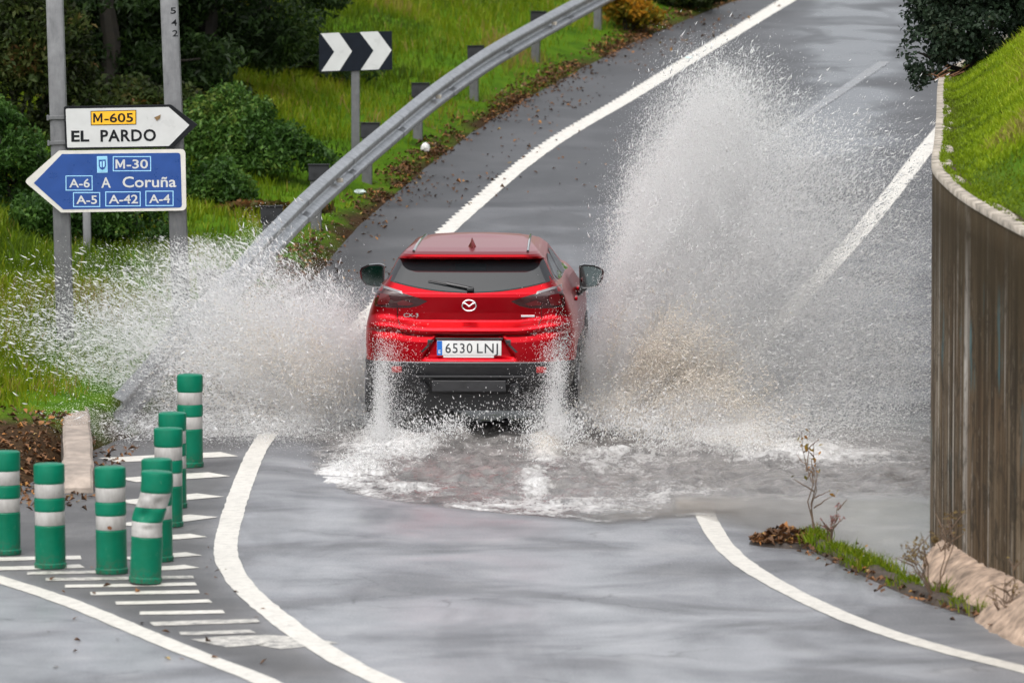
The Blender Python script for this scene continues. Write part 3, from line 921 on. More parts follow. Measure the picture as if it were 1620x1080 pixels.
for i, (px, py, lab, tilt, sc) in enumerate(BOL):
    if i == 0: r = b0
    else:
        r = b0.copy(); COL.objects.link(r)
        for c in b0.children:
            cc = c.copy(); COL.objects.link(cc); cc.parent = r
    g = gnd(px, py - 4)
    r.location = (g[0], g[1], float(road_z([g[0]], [g[1]])[0]) + .004)
    r.rotation_euler = (0, math.radians(-tilt), random.uniform(0, 6.28) * 0 + .3 * i)
    r.scale = (1, 1, sc or .97)
    tag(r, lab, 'bollard', 'green bollards around the gore')
    bolls.append(r)
# the dented, leaning one in front
r = empty('bollard')
tag(r, 'dented green bollard leaning right in front of the others, its white bands creased', 'bollard', 'green bollards around the gore')
fine = []
for (ra, za), (rb, zb) in zip(b_prof, b_prof[1:]):
    n = max(1, int(abs(zb - za) / .012))
    for k in range(n): fine.append((ra + (rb - ra) * k / n, za + (zb - za) * k / n))
fine.append(b_prof[-1])
def dent(c):
    x, y, z = c
    ang = math.atan2(y, x)
    def bulge(a0, z0, wa, wz, amp):
        da = (ang - a0 + math.pi) % (2 * math.pi) - math.pi
        return amp * math.exp(-(da / wa) ** 2 - ((z - z0) / wz) ** 2)
    k = 1 - bulge(-1.9, .43, .55, .05, .44) - bulge(-1.0, .50, .35, .03, .16) - bulge(-1.5, .345, .5, .018, .13) - bulge(-1.2, .525, .4, .018, .14) - bulge(-2.1, .56, .3, .02, .10) + bulge(-.4, .43, .5, .05, .06) - bulge(-2.6, .40, .4, .07, .16)
    x *= k; y *= k
    x += .05 * sstep(.36, .72, z) + .012 * float(np.sin(z * 14)) * sstep(.2, .5, z)
    return Vector((float(x), float(y), float(z)))
o = lathe('post', fine, 64, MAT['boll'], r, cap=False); bent(o, dent)
for z0, z1 in ((.293, .386), (.480, .574)):
    zs = np.linspace(z0, z1, 9)
    o = lathe('reflective_band', [(.0978 + .0012 * math.sin(i * 2.1), z) for i, z in enumerate(zs)], 64, MAT['band'], r, cap=False); bent(o, dent)
bb = lathe('base_ring', [(.092, -.012), (.096, -.01), (.096, .004)], 32, simple('black_rubber', (.012, .012, .012), .7), r)
g = gnd(230, 925)
r.location = (g[0], g[1], float(road_z([g[0]], [g[1]])[0]) + .016)
r.rotation_euler = (0, math.radians(2.6), 0)

# leaf stuck on a bollard
lb = mesh_obj('fallen_leaf', [(-.012, 0, -.008), (.010, -.003, -.012), (.016, 0, .004), (.002, -.004, .014), (-.014, -.002, .008), (0, .004, 0)], [(0, 1, 2, 3, 4), (1, 0, 5), (2, 1, 5), (3, 2, 5), (4, 3, 5), (0, 4, 5)], simple('rust_leaf', (.16, .05, .015), .6))
bp = bolls[2].location
lb.location = (bp.x - .005, bp.y - .103, bp.z + .302)
tag(lb, 'tiny rust brown leaf stuck on a bollard just under its lower white band', 'leaf')

# ------------------------------------------------------------------ concrete kerb at the tip of the verge
MAT['kerb'] = simple('old_concrete', (.27, .225, .19), .8, var=.35, vscale=7, bumpy=.6)
MAT['kerb_dark'] = simple('dark_concrete', (.075, .062, .05), .7, var=.4, vscale=7, bumpy=.6)
kd = np.linspace(37.5, 42.6, 40)
def kx(d): return np.interp(d, [37.5, 39, 41, 43], [-3.24, -3.36, -3.55, -3.74])
kz = np.interp(kd, [37.5, 37.65, 39, 42.6], [.06, .13, .22, .30])
kb = empty('concrete_kerb', (float(kx(38)), 38, 0)); tag(kb, 'weathered pinkish concrete kerb block ending the verge behind the bollards', 'kerb')
jl = (fbm(np.stack([kd * 2.3, kd * 0, kd * 0], 1), 3, 3) - .5) * .03
joint = np.where(np.abs((kd % 1.0) - .5) < .07, -.012, 0)
L_ = kx(kd) - .115 + jl; R_ = kx(kd) + .115 - jl
rows = np.stack([np.column_stack([L_ - .0, kd, kd * 0 - .3]), np.column_stack([L_, kd, kz - .02 + joint]), np.column_stack([L_ + .02, kd, kz + joint]), np.column_stack([R_ - .02, kd, kz + joint]), np.column_stack([R_, kd, kz - .02 + joint]), np.column_stack([R_, kd, kd * 0 - .3])], 1) - np.array(kb.location)
V = rows.reshape(-1, 3); F = [tuple(q) for q in grid(40, 6)[:, ::-1]] + [(0, 1, 2, 3, 4, 5)]
mesh_obj('block', V, F, MAT['kerb'], kb)
wl = rows[:, 0:1] * 1
wv = np.stack([rows[:, 1] - [.004, 0, .03], rows[:, 1] - [.012, 0, .06], rows[:, 0] - [.012, 0, 0]], 1)
np_mesh('dark_side', wv.reshape(-1, 3), grid(40, 3), MAT['kerb_dark'], kb)  # darker tone laid over the kerb's left face

# concrete footing at the foot of the wall
fd = np.linspace(28.0, 33.9, 60)
MAT['footing'] = simple('pinkish_concrete', (.33, .245, .185), .8, var=.55, vscale=11, bumpy=1.0, spec=.15)
fd = np.linspace(28.0, 33.9, 150)
fw = np.interp(fd, [28, 30, 31.5, 33, 33.9], [.36, .36, .31, .18, .05]); fh = np.interp(fd, [28, 30, 31.5, 33.3, 33.9], [.34, .28, .22, .20, .08])
ns = 18
rows = []
for k in range(ns):
    u = k / (ns - 1)
    x = WALL_X(fd) + .06 - (fw + .06) * u
    z = fh * (1 - u ** 2.2) - .03
    Pn = np.stack([x * 3, fd * 3, u + 0 * fd], 1)
    z = z + (fbm(Pn * .4, 3, 12) - .5) * .06 * (1 - abs(2 * u - 1) * .5) * (fh > .1) - .05 * (np.abs(((fd + x * .9) % 1.9) - .9) < .03)
    z = z + (fbm(Pn * np.array([5, 5, 3]), 3, 18) - .5) * .012 - .012 * (fbm(Pn * 2.6, 2, 22) > .60)
    x = x + (fbm(Pn * 1.5, 3, 15) - .5) * .10 * u + (fbm(Pn * 6, 3, 25) - .5) * .03 * u
    rows.append(np.column_stack([x, fd, z]))
A = np.stack(rows, 1)
ft = np_mesh('concrete_footing', A.reshape(-1, 3) - np.array([3.0, 31, 0]), grid(150, ns), MAT['footing'], smooth=False)
ft.location = (3.0, 31, 0)
tag(ft, 'broken pinkish concrete footing along the foot of the wall', 'footing')

# cable hanging down the wall corner
b_ = bmesh.new()
cp = [at(1483, 700, 34.9), at(1484, 760, 34.8), at(1489, 795, 34.4), at(1499, 825, 34.0), at(1506, 848, 33.6)]
tube_bm(b_, [p - np.array([.03, 0, 0]) - cp[0] for p in cp], .006, 6)
o = bm_obj('cable', b_, simple('grey_cable', (.40, .38, .34), .5)); o.location = Vector(cp[0])
tag(o, 'thin pale cable hanging at the corner of the wall', 'cable')
# ------------------------------------------------------------------ the car
def M_carpaint():
    m, t, b = new_mat('red_car_paint')
    b.inputs['Base Color'].default_value = (.42, .002, .012, 1)
    b.inputs['Metallic'].default_value = 1.0
    b.inputs['Roughness'].default_value = .32
    b.inputs['Coat Weight'].default_value = .22
    v = coords(t)
    drops = noise(t, v, 160, 2, .6)
    t.links.new(ramp(t, drops, [(0.45, .02), (0.7, .12)]), b.inputs['Coat Roughness'])
    fl = noise(t, v, 900, 1, .5)
    t.links.new(mixc(t, ramp(t, fl, [(.4, 0), (.7, .35)]), (.36, .0008, .006), (.52, .003, .013)), b.inputs['Base Color'])
    sz = t.nodes.new('ShaderNodeSeparateXYZ'); tc = t.nodes.new('ShaderNodeTexCoord'); t.links.new(tc.outputs['Object'], sz.inputs[0])
    return m
MAT['red'] = M_carpaint()
def M_glass(name, c, rough=.04):
    m, t, b = new_mat(name)
    b.inputs['Base Color'].default_value = (*c, 1)
    b.inputs['Roughness'].default_value = rough
    b.inputs['Specular IOR Level'].default_value = .5
    b.inputs['Coat Weight'].default_value = .25
    b.inputs['Coat Roughness'].default_value = rough
    return m
MAT['glass'] = M_glass('tinted_glass', (.012, .014, .016))
MAT['lamp'] = M_glass('smoked_red_lens', (.030, .003, .004))
MAT['lamp_red'] = M_glass('dark_red_lens', (.085, .004, .006), .1)
MAT['lamp_grey'] = M_glass('grey_lens_strip', (.16, .15, .16), .12)
MAT['mirror'] = simple('mirror_glass', (.13, .16, .16), .04, 1.0)
MAT['cladding'] = simple('black_plastic', (.016, .016, .018), .45, var=.3, vscale=20)
MAT['gloss_black'] = simple('gloss_black', (.008, .008, .009), .15, coat=.6)
MAT['tyre'] = simple('tyre_rubber', (.012, .012, .013), .55, var=.3, vscale=30)
MAT['chrome'] = simple('chrome', (.82, .82, .83), .12, 1.0)
MAT['red_reflector'] = simple('red_reflector', (.32, .012, .012), .3, coat=.2)
MAT['plate_white'] = simple('plate_white', (.68, .69, .68), .35, var=.05)
MAT['plate_blue'] = simple('plate_blue', (.005, .13, .50), .4)
MAT['plate_ink'] = simple('plate_ink', (.02, .022, .028), .5)
MAT['rim'] = simple('alloy_rim', (.30, .30, .31), .3, .8)

T_R = [(.30, .20), (.36, .14), (.42, .06), (.53, .02), (.58, .0), (.608, -.004), (.618, .0), (.624, .038), (.70, .038), (.78, .041), (.815, .050), (.832, .058), (.846, .036), (.858, .012), (.880, .006), (.900, .016), (.945, .080), (.96, .092), (1.02, .090), (1.10, .080), (1.15, .075), (1.18, .080), (1.188, .086),
       (1.445, .345), (1.452, .30), (1.458, .235), (1.475, .225), (1.492, .245), (1.51, .33), (1.528, .55), (1.545, 1.0), (1.553, 1.3)]
T_W = [(.30, .76), (.36, .80), (.42, .845), (.60, .868), (.612, .872), (.622, .866), (.75, .872), (.88, .868), (.95, .855), (1.02, .838), (1.08, .818), (1.15, .790), (1.20, .760), (1.235, .725), (1.27, .700), (1.445, .615), (1.475, .59), (1.492, .575), (1.51, .555), (1.528, .52), (1.545, .46), (1.553, .40)]
T_F = [(.30, 4.10), (.55, 4.22), (.80, 4.2), (.95, 4.0), (1.02, 3.6), (1.08, 3.35), (1.235, 3.05), (1.445, 2.45), (1.51, 2.2), (1.545, 1.95), (1.553, 1.85)]
T_C = [(.30, .20), (.9, .21), (1.0, .17), (1.2, .13), (1.25, .12), (1.445, .13), (1.5, .16), (1.553, .2)]
BOW = .075
def tb(T, z): return float(np.interp(z, [p[0] for p in T], [p[1] for p in T]))
def recess(x, z):
    """the trapezoid number-plate recess in the bumper"""
    if not .622 < z < .835: return 0.0
    hw = .275 + (.83 - z) * .62
    ex = sstep(hw + .012, hw - .03, abs(x)) if False else float(1 - sstep(hw - .03, hw + .012, abs(x)))
    ez = float(sstep(.624, .665, z))
    return .035 * ex * ez
def lift(x, z):
    return .045 * float(sstep(.40, .80, x)) * float(sstep(.68, .84, z)) * float(1 - sstep(1.0, 1.15, z))
NR, NCN, NS_, NF = 56, 12, 44, 10
def outline(z):
    W, R, F, rc = tb(T_W, z), tb(T_R, z), tb(T_F, z), tb(T_C, z)
    rc = min(rc, W * .6)
    pts = []
    xe = W - rc
    for i in range(NR):
        x = xe * i / NR
        R = tb(T_R, z - lift(x, z))
        pts.append((x, R + BOW * (x / .87) ** 2 + recess(x, z)))
    R = tb(T_R, z - lift(xe, z))
    cy = R + BOW * (xe / .87) ** 2
    sl_ = 2 * BOW * xe / .87 ** 2
    for i in range(NCN):
        a = -math.pi / 2 + (math.pi / 2) * i / NCN
        pts.append((xe + rc * math.cos(a), cy + rc * (1 + math.sin(a))))
    y0 = cy + rc; y1 = max(F - .35, y0 + .2)
    for i in range(NS_):
        u = i / NS_; y = y0 + (y1 - y0) * u
        wmod = W
        if z < 1.25:
            # haunches over the wheels, slim waist between
            wmod = W + .014 * math.exp(-((y - .85) / .42) ** 2) * (z > .5) - .022 * math.exp(-((y - 2.1) / .6) ** 2) * float(sstep(.5, .75, z)) + .012 * math.exp(-((y - 3.4) / .4) ** 2)
        else:
            wmod = W - .03 * u
        pts.append((wmod, y))
    wl = pts[-1][0]
    for i in range(NF + 1):
        a = (math.pi / 2) * i / NF
        pts.append((wl * math.cos(a) ** .6 if i < NF else 0.0, y1 + (F - y1) * math.sin(a)))
    return pts
def ring(z):
    h = outline(z)
    return h + [(-x, y) for x, y in h[-2:0:-1]]
def zlevels(T, lo, hi, step):
    ks = [p[0] for p in T if lo <= p[0] <= hi]
    zs = {lo, hi}
    for a in ks:
        for e in (-.0025, 0, .0025):
            if lo <= a + e <= hi: zs.add(round(a + e, 5))
    zs |= set(np.round(np.arange(lo, hi, step), 5))
    zs = sorted(zs)
    out = [zs[0]]
    for z in zs[1:]:
        if z - out[-1] > .0012: out.append(z)
    return out
def loft(name, zs, mat, parent, cap_top=None, cap_bottom=False, grow=0.0, sharp=38):
    V, F = [], []
    rings = []
    for z in zs:
        rg_ = ring(z); rings.append(len(V))
        for x, y in rg_: V.append((x * (1 + grow / .87), y - grow, z))
    n = len(rg_)
    for a, b in zip(rings, rings[1:]):
        for k in range(n):
            F.append((a + k, a + (k + 1) % n, b + (k + 1) % n, b + k))
    if cap_top is not None:
        prev = rings[-1]; top = [V[prev + k] for k in range(n)]
        for s, dz in ((.75, .006), (.5, .011), (.25, .014), (.04, .015)):
            st = len(V)
            for (x, y, z) in top: V.append((x * s, y + (1.65 - y) * (1 - s) * .85, z + dz))
            for k in range(n): F.append((prev + k, prev + (k + 1) % n, st + (k + 1) % n, st + k))
            prev = st
        F.append(tuple(prev + k for k in range(n)))
    if cap_bottom: F.append(tuple(rings[0] + k for k in range(n))[::-1])
    return mesh_obj(name, V, F, mat, parent, True, sharp)

CAR_YAW = math.radians(2.3)
CAR_NOSE = math.radians(1.3)
rp = at(741, 549, 41.8)
car = empty('car', (float(rp[0]) + .005, 41.72, .035), (CAR_NOSE, 0, -CAR_YAW))
tag(car, 'glossy red crossover car seen from behind, driving through the flooded road', 'car')
BODY = loft('body', zlevels(T_R, .622, 1.553, .018), MAT['red'], car, cap_top=True)
loft('bumper_cladding', zlevels(T_R, .34, .620, .03), MAT['cladding'], car, cap_bottom=True, grow=.004)
bvh = BVHTree.FromPolygons([v.co.copy() for v in BODY.data.vertices], [tuple(p.vertices) for p in BODY.data.polygons])
def hit(o_, d_): 
    r_ = bvh.ray_cast(Vector(o_), Vector(d_), 10)
    return r_[0], r_[1]
def rear_pt(x, z, off=.004):
    p, nn = hit((x, -2, z), (0, 1, 0))
    if p is None: p, nn = Vector((x, .5, z)), Vector((0, -1, 0))
    if nn.y > 0: nn = -nn
    return p + nn * off
def side_pt(sx, y, z, off=.004):
    p, nn = hit((sx * 3, y, z), (-sx, 0, 0))
    if p is None: return None
    return p + Vector((sx, 0, 0)) * off
def rear_patch(name, xl, xr, zb, zt, mat, parent, nx=24, nz=12, off=.004):
    V, F = [], []
    for j in range(nz + 1):
        v = j / nz
        for i in range(nx + 1):
            u = i / nx
            x = xl(v) + (xr(v) - xl(v)) * u
            z = zb(x) + (zt(x) - zb(x)) * v
            V.append(rear_pt(x, z, off))
    for j in range(nz):
        for i in range(nx):
            a = j * (nx + 1) + i
            F.append((a, a + 1, a + nx + 2, a + nx + 1))
    return mesh_obj(name, V, F, mat, parent, True)
def poly_patch(name, poly, mat, parent, proj, off=.004, sub=5):
    """outline poly subdivided and pressed on the body by proj(u, v, off)"""
    tri = tessellate_polygon([[Vector((p[0], p[1], 0)) for p in poly]])
    bm = bmesh.new()
    vs = [bm.verts.new((p[0], p[1], 0)) for p in poly]
    for t in tri:
        try: bm.faces.new([vs[i] for i in t])
        except ValueError: pass
    for _ in range(sub):
        es = [e for e in bm.edges if e.calc_length() > .05]
        if not es: break
        bmesh.ops.subdivide_edges(bm, edges=es, cuts=1, use_grid_fill=False)
        bmesh.ops.triangulate(bm, faces=bm.faces)
    for v in bm.verts:
        p = proj(v.co.x, v.co.y, off)
        if p is not None: v.co = p
    me = bpy.data.meshes.new(name); bm.to_mesh(me); bm.free()
    me.polygons.foreach_set('use_smooth', [True] * len(me.polygons))
    me.materials.append(mat)
    o = bpy.data.objects.new(name, me); COL.objects.link(o); o.parent = parent
    return o

# rear window with black surround, wiper
zb_s = lambda x: 1.185 + .085 * (x / .66) ** 2
zt_s = lambda x: 1.446 - .006 * (x / .6) ** 2
rw = rear_patch('rear_window', lambda v: -(.692 - .086 * v), lambda v: .692 - .086 * v, zb_s, zt_s, MAT['gloss_black'], car, 40, 16, .003)
rear_patch('pane', lambda v: -(.628 - .07 * v), lambda v: .628 - .07 * v, lambda x: 1.190 + .085 * (x / .66) ** 2, lambda x: 1.425 - .012 * (x / .6) ** 2, MAT['glass'], rw, 40, 16, .0065)
wb_ = bmesh.new()
for k, (x0, z0, x1, z1, r0, r1) in enumerate(((.02, 1.208, -.19, 1.25, .013, .010), (-.02, 1.215, -.345, 1.272, .010, .005))):
    tube_bm(wb_, [rear_pt(x0 + (x1 - x0) * u, z0 + (z1 - z0) * u, .022) for u in np.linspace(0, 1, 6)], [r0 + (r1 - r0) * u for u in np.linspace(0, 1, 6)], 8)
p = rear_pt(.01, 1.205, .02); box_bm(wb_, p, (.06, .035, .032), bevel=.008)
bm_obj('wiper', wb_, MAT['gloss_black'], car, True, 40)
# third brake light strip under the spoiler
rear_patch('brake_light', lambda v: -.13, lambda v: .13, lambda x: 1.452, lambda x: 1.457, MAT['lamp'], car, 8, 2, .003)

# tail lights
for s in (-1, 1):
    prj = lambda x, z, off: rear_pt(x, z, off)
    P_ = [(s * x, z) for x, z in ((.345, 1.118), (.44, 1.150), (.56, 1.185), (.68, 1.218), (.752, 1.226), (.778, 1.16), (.790, 1.085), (.785, 1.068), (.64, 1.058), (.50, 1.060), (.42, 1.078))]
    tl = poly_patch('tail_light', P_, MAT['lamp'], car, prj, .006)
    poly_patch('lamp_strip', [(s * x, z) for x, z in ((.55, 1.172), (.68, 1.204), (.756, 1.219), (.755, 1.232), (.68, 1.224), (.56, 1.192))], MAT['lamp_grey'], tl, prj, .010)
    poly_patch('lens', [(s * x, z) for x, z in ((.67, 1.17), (.735, 1.175), (.76, 1.10), (.755, 1.085), (.68, 1.085), (.655, 1.13))], MAT['lamp_red'], tl, prj, .010)
    poly_patch('lens', [(s * x, z) for x, z in ((.46, 1.098), (.55, 1.128), (.60, 1.105), (.59, 1.085), (.50, 1.080))], MAT['lamp_red'], tl, prj, .010)
# tailgate shut lines
sb = bmesh.new()
for s in (-1, 1):
    tube_bm(sb, [rear_pt(s * x, z, .001) for x, z in ((.60, 1.06), (.595, .98), (.575, .92), (.56, .89), (.555, .86), (.55, .838))], .0035, 5)
tube_bm(sb, [rear_pt(x, .834, .001) for x in np.linspace(-.55, .55, 24)], .0035, 5)
bm_obj('tailgate_gap', sb, MAT['gloss_black'], car)

for s in (-1, 1):
    poly_patch('recess_shadow', [(s * x, z) for x, z in ((.345, .802), (.295, .802), (.31, .77), (.385, .695), (.405, .70), (.345, .76))], MAT['gloss_black'], car, lambda x, z, off: rear_pt(x, z, off), .003)  # dark wedges standing in for the shade at the recess corners
# emblem: winged oval; model lettering, right-hand badge
ec = rear_pt(0, 1.085, .010)
em = bmesh.new()
tube_bm(em, [(.064 * math.cos(a), 0, .050 * math.sin(a)) for a in np.linspace(0, 2 * math.pi, 40)[:-1]], .0075, 8, closed=True)
tube_bm(em, [(-.056, 0, .022), (-.038, -.001, .020), (-.018, -.002, .008), (0, -.003, -.010), (.018, -.002, .008), (.038, -.001, .020), (.056, 0, .022)], [.005, .007, .008, .009, .008, .007, .005], 8)
e = bm_obj('emblem', em, MAT['chrome'], car, True, 60); e.location = ec; e.scale = (.9, .9, .9)
lp = rear_pt(-.485, 1.0, .004)
text_obj('model_lettering', 'CX-3', .030, MAT['chrome'], car, lp, (math.pi / 2, 0, -.08), .125, .015, .002)
lp = rear_pt(.485, .995, .006)
b_ = bmesh.new(); box_bm(b_, (0, 0, 0), (.115, .006, .016), bevel=.002); o = bm_obj('badge', b_, MAT['chrome'], car); o.location = lp; o.rotation_euler = (0, 0, .08)

# number plate
pp = rear_pt(0, .735, .0)
pl = empty('number_plate', (pp.x, pp.y - .014, .732)); pl.parent = car
b_ = bmesh.new(); box_bm(b_, (0, .003, 0), (.535, .012, .125), bevel=.005); bm_obj('plate', b_, MAT['plate_white'], pl, True, 30)
b_ = bmesh.new(); box_bm(b_, (-.245, -.004, 0), (.042, .004, .119), bevel=.001); bm_obj('country_band', b_, MAT['plate_blue'], pl)
text_obj('country_letter', 'E', .03, MAT['plate_white'], pl, (-.245, -.0066, -.03), width=.018, bold=.01)
text_obj('lettering', '6530', .080, MAT['plate_ink'], pl, (-.085, -.0036, 0), width=.225, bold=.006, spacing=1.12)
text_obj('lettering', 'LNJ', .080, MAT['plate_ink'], pl, (.152, -.0036, 0), width=.175, bold=.006, spacing=1.12)
b_ = bmesh.new(); box_bm(b_, (-.005, .008, -.072), (.42, .012, .018), bevel=.003); bm_obj('plate_holder', b_, MAT['plate_white'], pl)
b_ = bmesh.new(); box_bm(b_, (0, .03, .075), (.56, .05, .02), bevel=.004); bm_obj('plate_lamp_housing', b_, MAT['gloss_black'], pl)

# bumper: lip with its sheen put into the grey, reflectors, exhausts, diffuser ribs, dark floor
b_ = bmesh.new()
tube_bm(b_, [(x, BOW * (x / .87) ** 2 - .010, .614) for x in np.linspace(-.66, .66, 30)], .010, 8)
bm_obj('bumper_lip', b_, simple('lip_sheen_plastic', (.05, .05, .054), .25, coat=.5), car, True, 50)
for s in (-1, 1):
    b_ = bmesh.new(); box_bm(b_, (s * .60, BOW * (.6 / .87) ** 2 - .008, .556), (.085, .03, .052), Matrix.Identity(3), .008)
    bm_obj('bumper_reflector', b_, MAT['red_reflector'], car, True, 40)
    ex = lathe('exhaust_tip', [(.030, .20), (.040, .20), (.044, .0), (.040, -.004), (.036, .0), (.034, .18)], 24, MAT['dark_metal'], car, 'Z', cap=False)
    ex.location = (s * .385, -.0, .40); ex.rotation_euler = (-math.pi / 2, 0, 0)
    b_ = bmesh.new(); box_bm(b_, (s * .385, .03, .40), (.062, .04, .062)); bm_obj('exhaust_bore', b_, MAT['cladding'], ex.parent)
b_ = bmesh.new(); box_bm(b_, (0, .014, .50), (.95, .03, .018), bevel=.004); box_bm(b_, (0, .03, .42), (.62, .03, .10), bevel=.01)
bm_obj('diffuser', b_, MAT['cladding'], car)
b_ = bmesh.new(); box_bm(b_, (0, 2.1, .30), (1.45, 3.7, .22)); bm_obj('underbody', b_, MAT['cladding'], car)

# wheels with arches
def wheel(x, y, s):
    t_ = lathe('wheel', [(.20, -.10), (.30, -.105), (.325, -.09), (.335, -.06), (.336, 0), (.335, .06), (.325, .09), (.30, .105), (.20, .10)], 40, MAT['tyre'], car, 'X')
    t_.location = (x, y, .322)
    b_ = bmesh.new()
    for k in range(5):
        a = 2 * math.pi * k / 5
        box_bm(b_, (s * .100, .11, 0), (.012, .20, .05), Matrix.Rotation(a, 3, 'X'))
    tube_bm(b_, [(s * .103, .205 * math.cos(a), .205 * math.sin(a)) for a in np.linspace(0, 2 * math.pi, 33)[:-1]], .012, 6, closed=True)
    bm_obj('rim', b_, MAT['rim'], t_)
    # arch cladding: half ring standing proud of the flank
    V, F = [], []
    na = 28
    for i in range(na + 1):
        a = -.25 + (math.pi + .5) * i / na
        for r_, xo in ((.352, .77), (.352, .888), (.362, .893), (.418, .890), (.425, .86)):
            V.append((s * xo, y + r_ * math.cos(a), .325 + r_ * math.sin(a)))
    for i in range(na):
        for j in range(4):
            q = i * 5 + j; F.append((q, q + 1, q + 6, q + 5))
    mesh_obj('wheel_arch', V, F, MAT['cladding'], car, True, 40)
    b_ = bmesh.new()
    vs_ = [b_.verts.new((s * .879, y + .36 * math.cos(a), .325 + .36 * math.sin(a))) for a in np.linspace(-.3, math.pi + .3, 24)]
    b_.faces.new(vs_); 
    bm_obj('arch_liner', b_, MAT['cladding'], car)
for s in (-1, 1):
    wheel(s * .785, .83, s); wheel(s * .785, 3.40, s)
    # sill cladding
    b_ = bmesh.new(); box_bm(b_, (s * .862, 2.12, .44), (.03, 1.7, .18), bevel=.01); bm_obj('sill', b_, MAT['cladding'], car)
    # side glass: two panes
    prj = lambda y, z, off, s=s: side_pt(s, y, z, off)
    for nm, P_ in (('side_window', [(.62, 1.30), (.80, 1.245), (1.52, 1.225), (1.50, 1.40), (1.1, 1.44), (.78, 1.42)]), ('side_window', [(1.58, 1.222), (2.52, 1.20), (2.42, 1.27), (2.12, 1.38), (1.85, 1.43), (1.56, 1.43)])):
        poly_patch(nm, P_, MAT['glass'], car, prj, .005)
    # quarter pillar in black behind the glass, reaching the rear window
    poly_patch('pillar_trim', [(.36, 1.29), (.62, 1.245), (.62, 1.30), (.74, 1.41), (.62, 1.42)], MAT['gloss_black'], car, prj, .003)
    for yy in (1.42, 2.42):
        hp = side_pt(s, yy, 1.02 + .01, .02)
        b_ = bmesh.new(); box_bm(b_, hp, (.03, .18, .035), bevel=.012); bm_obj('door_handle', b_, MAT['red'], car, True, 40)
    # roof strip
    tr = []
    for y in np.linspace(.36, 2.0, 16):
        xx = s * (.475 - .02 * (y - .4))
        q, _ = hit((xx, y, 3), (0, 0, -1))
        if q: tr.append(q + Vector((0, 0, .004)))
    b_ = bmesh.new(); tube_bm(b_, tr, .012, 6); bm_obj('roof_strip', b_, MAT['gloss_black'], car)
    # door mirror
    mr = empty('door_mirror', (s * .955, 2.36, 1.135)); mr.parent = car
    out = [(-.105, .095), (-.06, .108), (.03, .100), (.095, .072), (.112, .045), (.100, -.025), (.055, -.085), (.0, -.098), (-.075, -.105), (-.10, -.085)]
    b_ = bmesh.new(); rgs = []
    op = round_poly([(s * a, b) for a, b in out], .02, 3)
    for sc_, yy in ((.90, -.040), (1.0, -.045), (1.03, -.02), (1.0, .04), (.86, .09), (.55, .125), (.2, .135)):
        rgs.append([b_.verts.new((a * sc_, yy, b * sc_)) for a, b in op])
    n = len(op)
    for A_, B_ in zip(rgs, rgs[1:]):
        for k in range(n): b_.faces.new((A_[k], A_[(k + 1) % n], B_[(k + 1) % n], B_[k]))
    b_.faces.new(rgs[-1]); b_.faces.new(rgs[0])
    bm_obj('mirror_housing', b_, MAT['gloss_black'], mr, True, 40)
    poly_plate('mirror_glass', [(a * .86, b * .86) for a, b in op], -.043, .002, MAT['mirror'], mr).rotation_euler = (.0, 0, 0)
    b_ = bmesh.new(); tube_bm(b_, [(-s * .05, .01, -.09), (-s * .10, .01, -.13), (-s * .17, .02, -.18)], [.03, .028, .03], 8)
    bm_obj('mirror_arm', b_, MAT['gloss_black'], mr, True)
# shark fin aerial
q, _ = hit((0, .62, 3), (0, 0, -1))
zt_ = q.z - .004
V = [(0, .50, zt_), (.035, .62, zt_), (0, .76, zt_ + .004), (-.035, .62, zt_), (0, .54, zt_ + .085), (0, .58, zt_ + .085), (.012, .57, zt_ + .045), (-.012, .57, zt_ + .045)]
F = [(0, 1, 6, 4), (1, 2, 5, 6), (2, 3, 7, 5), (3, 0, 4, 7), (4, 6, 5), (4, 5, 7), (0, 3, 2, 1)]
o = mesh_obj('antenna_fin', V, F, MAT['red'], car)
# ------------------------------------------------------------------ vegetation
MAT['grass'] = M_leaf('grass_blades', [(0.0, (.022, .040, .006)), (0.35, (.080, .135, .005)), (0.65, (.155, .225, .006)), (0.85, (.23, .255, .012)), (1.0, (.26, .18, .06))], .5, .4)
MAT['grass_r'] = M_leaf('bright_grass_blades', [(0.0, (.05, .055, .008)), (0.25, (.09, .13, .008)), (0.6, (.19, .28, .008)), (0.9, (.28, .35, .015)), (1.0, (.26, .22, .06))], .5, .4)
MAT['dark_leaf'] = M_leaf('dark_needles', [(0.0, (.006, .012, .005)), (0.5, (.016, .034, .008)), (0.85, (.035, .065, .012)), (1.0, (.06, .09, .02))], .5, .25)
MAT['bush_leaf'] = M_leaf('bush_leaves', [(0.0, (.010, .024, .008)), (0.5, (.035, .085, .014)), (0.85, (.075, .15, .025)), (1.0, (.12, .17, .03))], .4, .3)
MAT['grey_leaf'] = M_leaf('grey_green_leaves', [(0.0, (.008, .014, .010)), (0.5, (.020, .036, .020)), (0.85, (.045, .065, .040)), (1.0, (.08, .09, .05))], .45, .2)
MAT['brown_leaf'] = M_leaf('brown_bracken', [(0.0, (.012, .014, .006)), (0.35, (.03, .05, .010)), (0.6, (.06, .07, .015)), (0.8, (.10, .05, .018)), (1.0, (.17, .08, .025))], .55, .3)
MAT['gold_leaf'] = M_leaf('golden_leaves', [(0.0, (.04, .06, .008)), (0.4, (.16, .14, .012)), (0.8, (.42, .17, .012)), (1.0, (.5, .25, .02))], .5, .35)
MAT['litter'] = M_leaf('leaf_litter', [(0.0, (.035, .021, .013)), (0.35, (.11, .058, .030)), (0.65, (.20, .10, .048)), (0.85, (.34, .15, .045)), (0.94, (.36, .24, .06)), (1.0, (.42, .36, .26))], .55, .1)
MAT['bark'] = simple('bark', (.018, .015, .011), .9, var=.5, vscale=12, bumpy=.6)

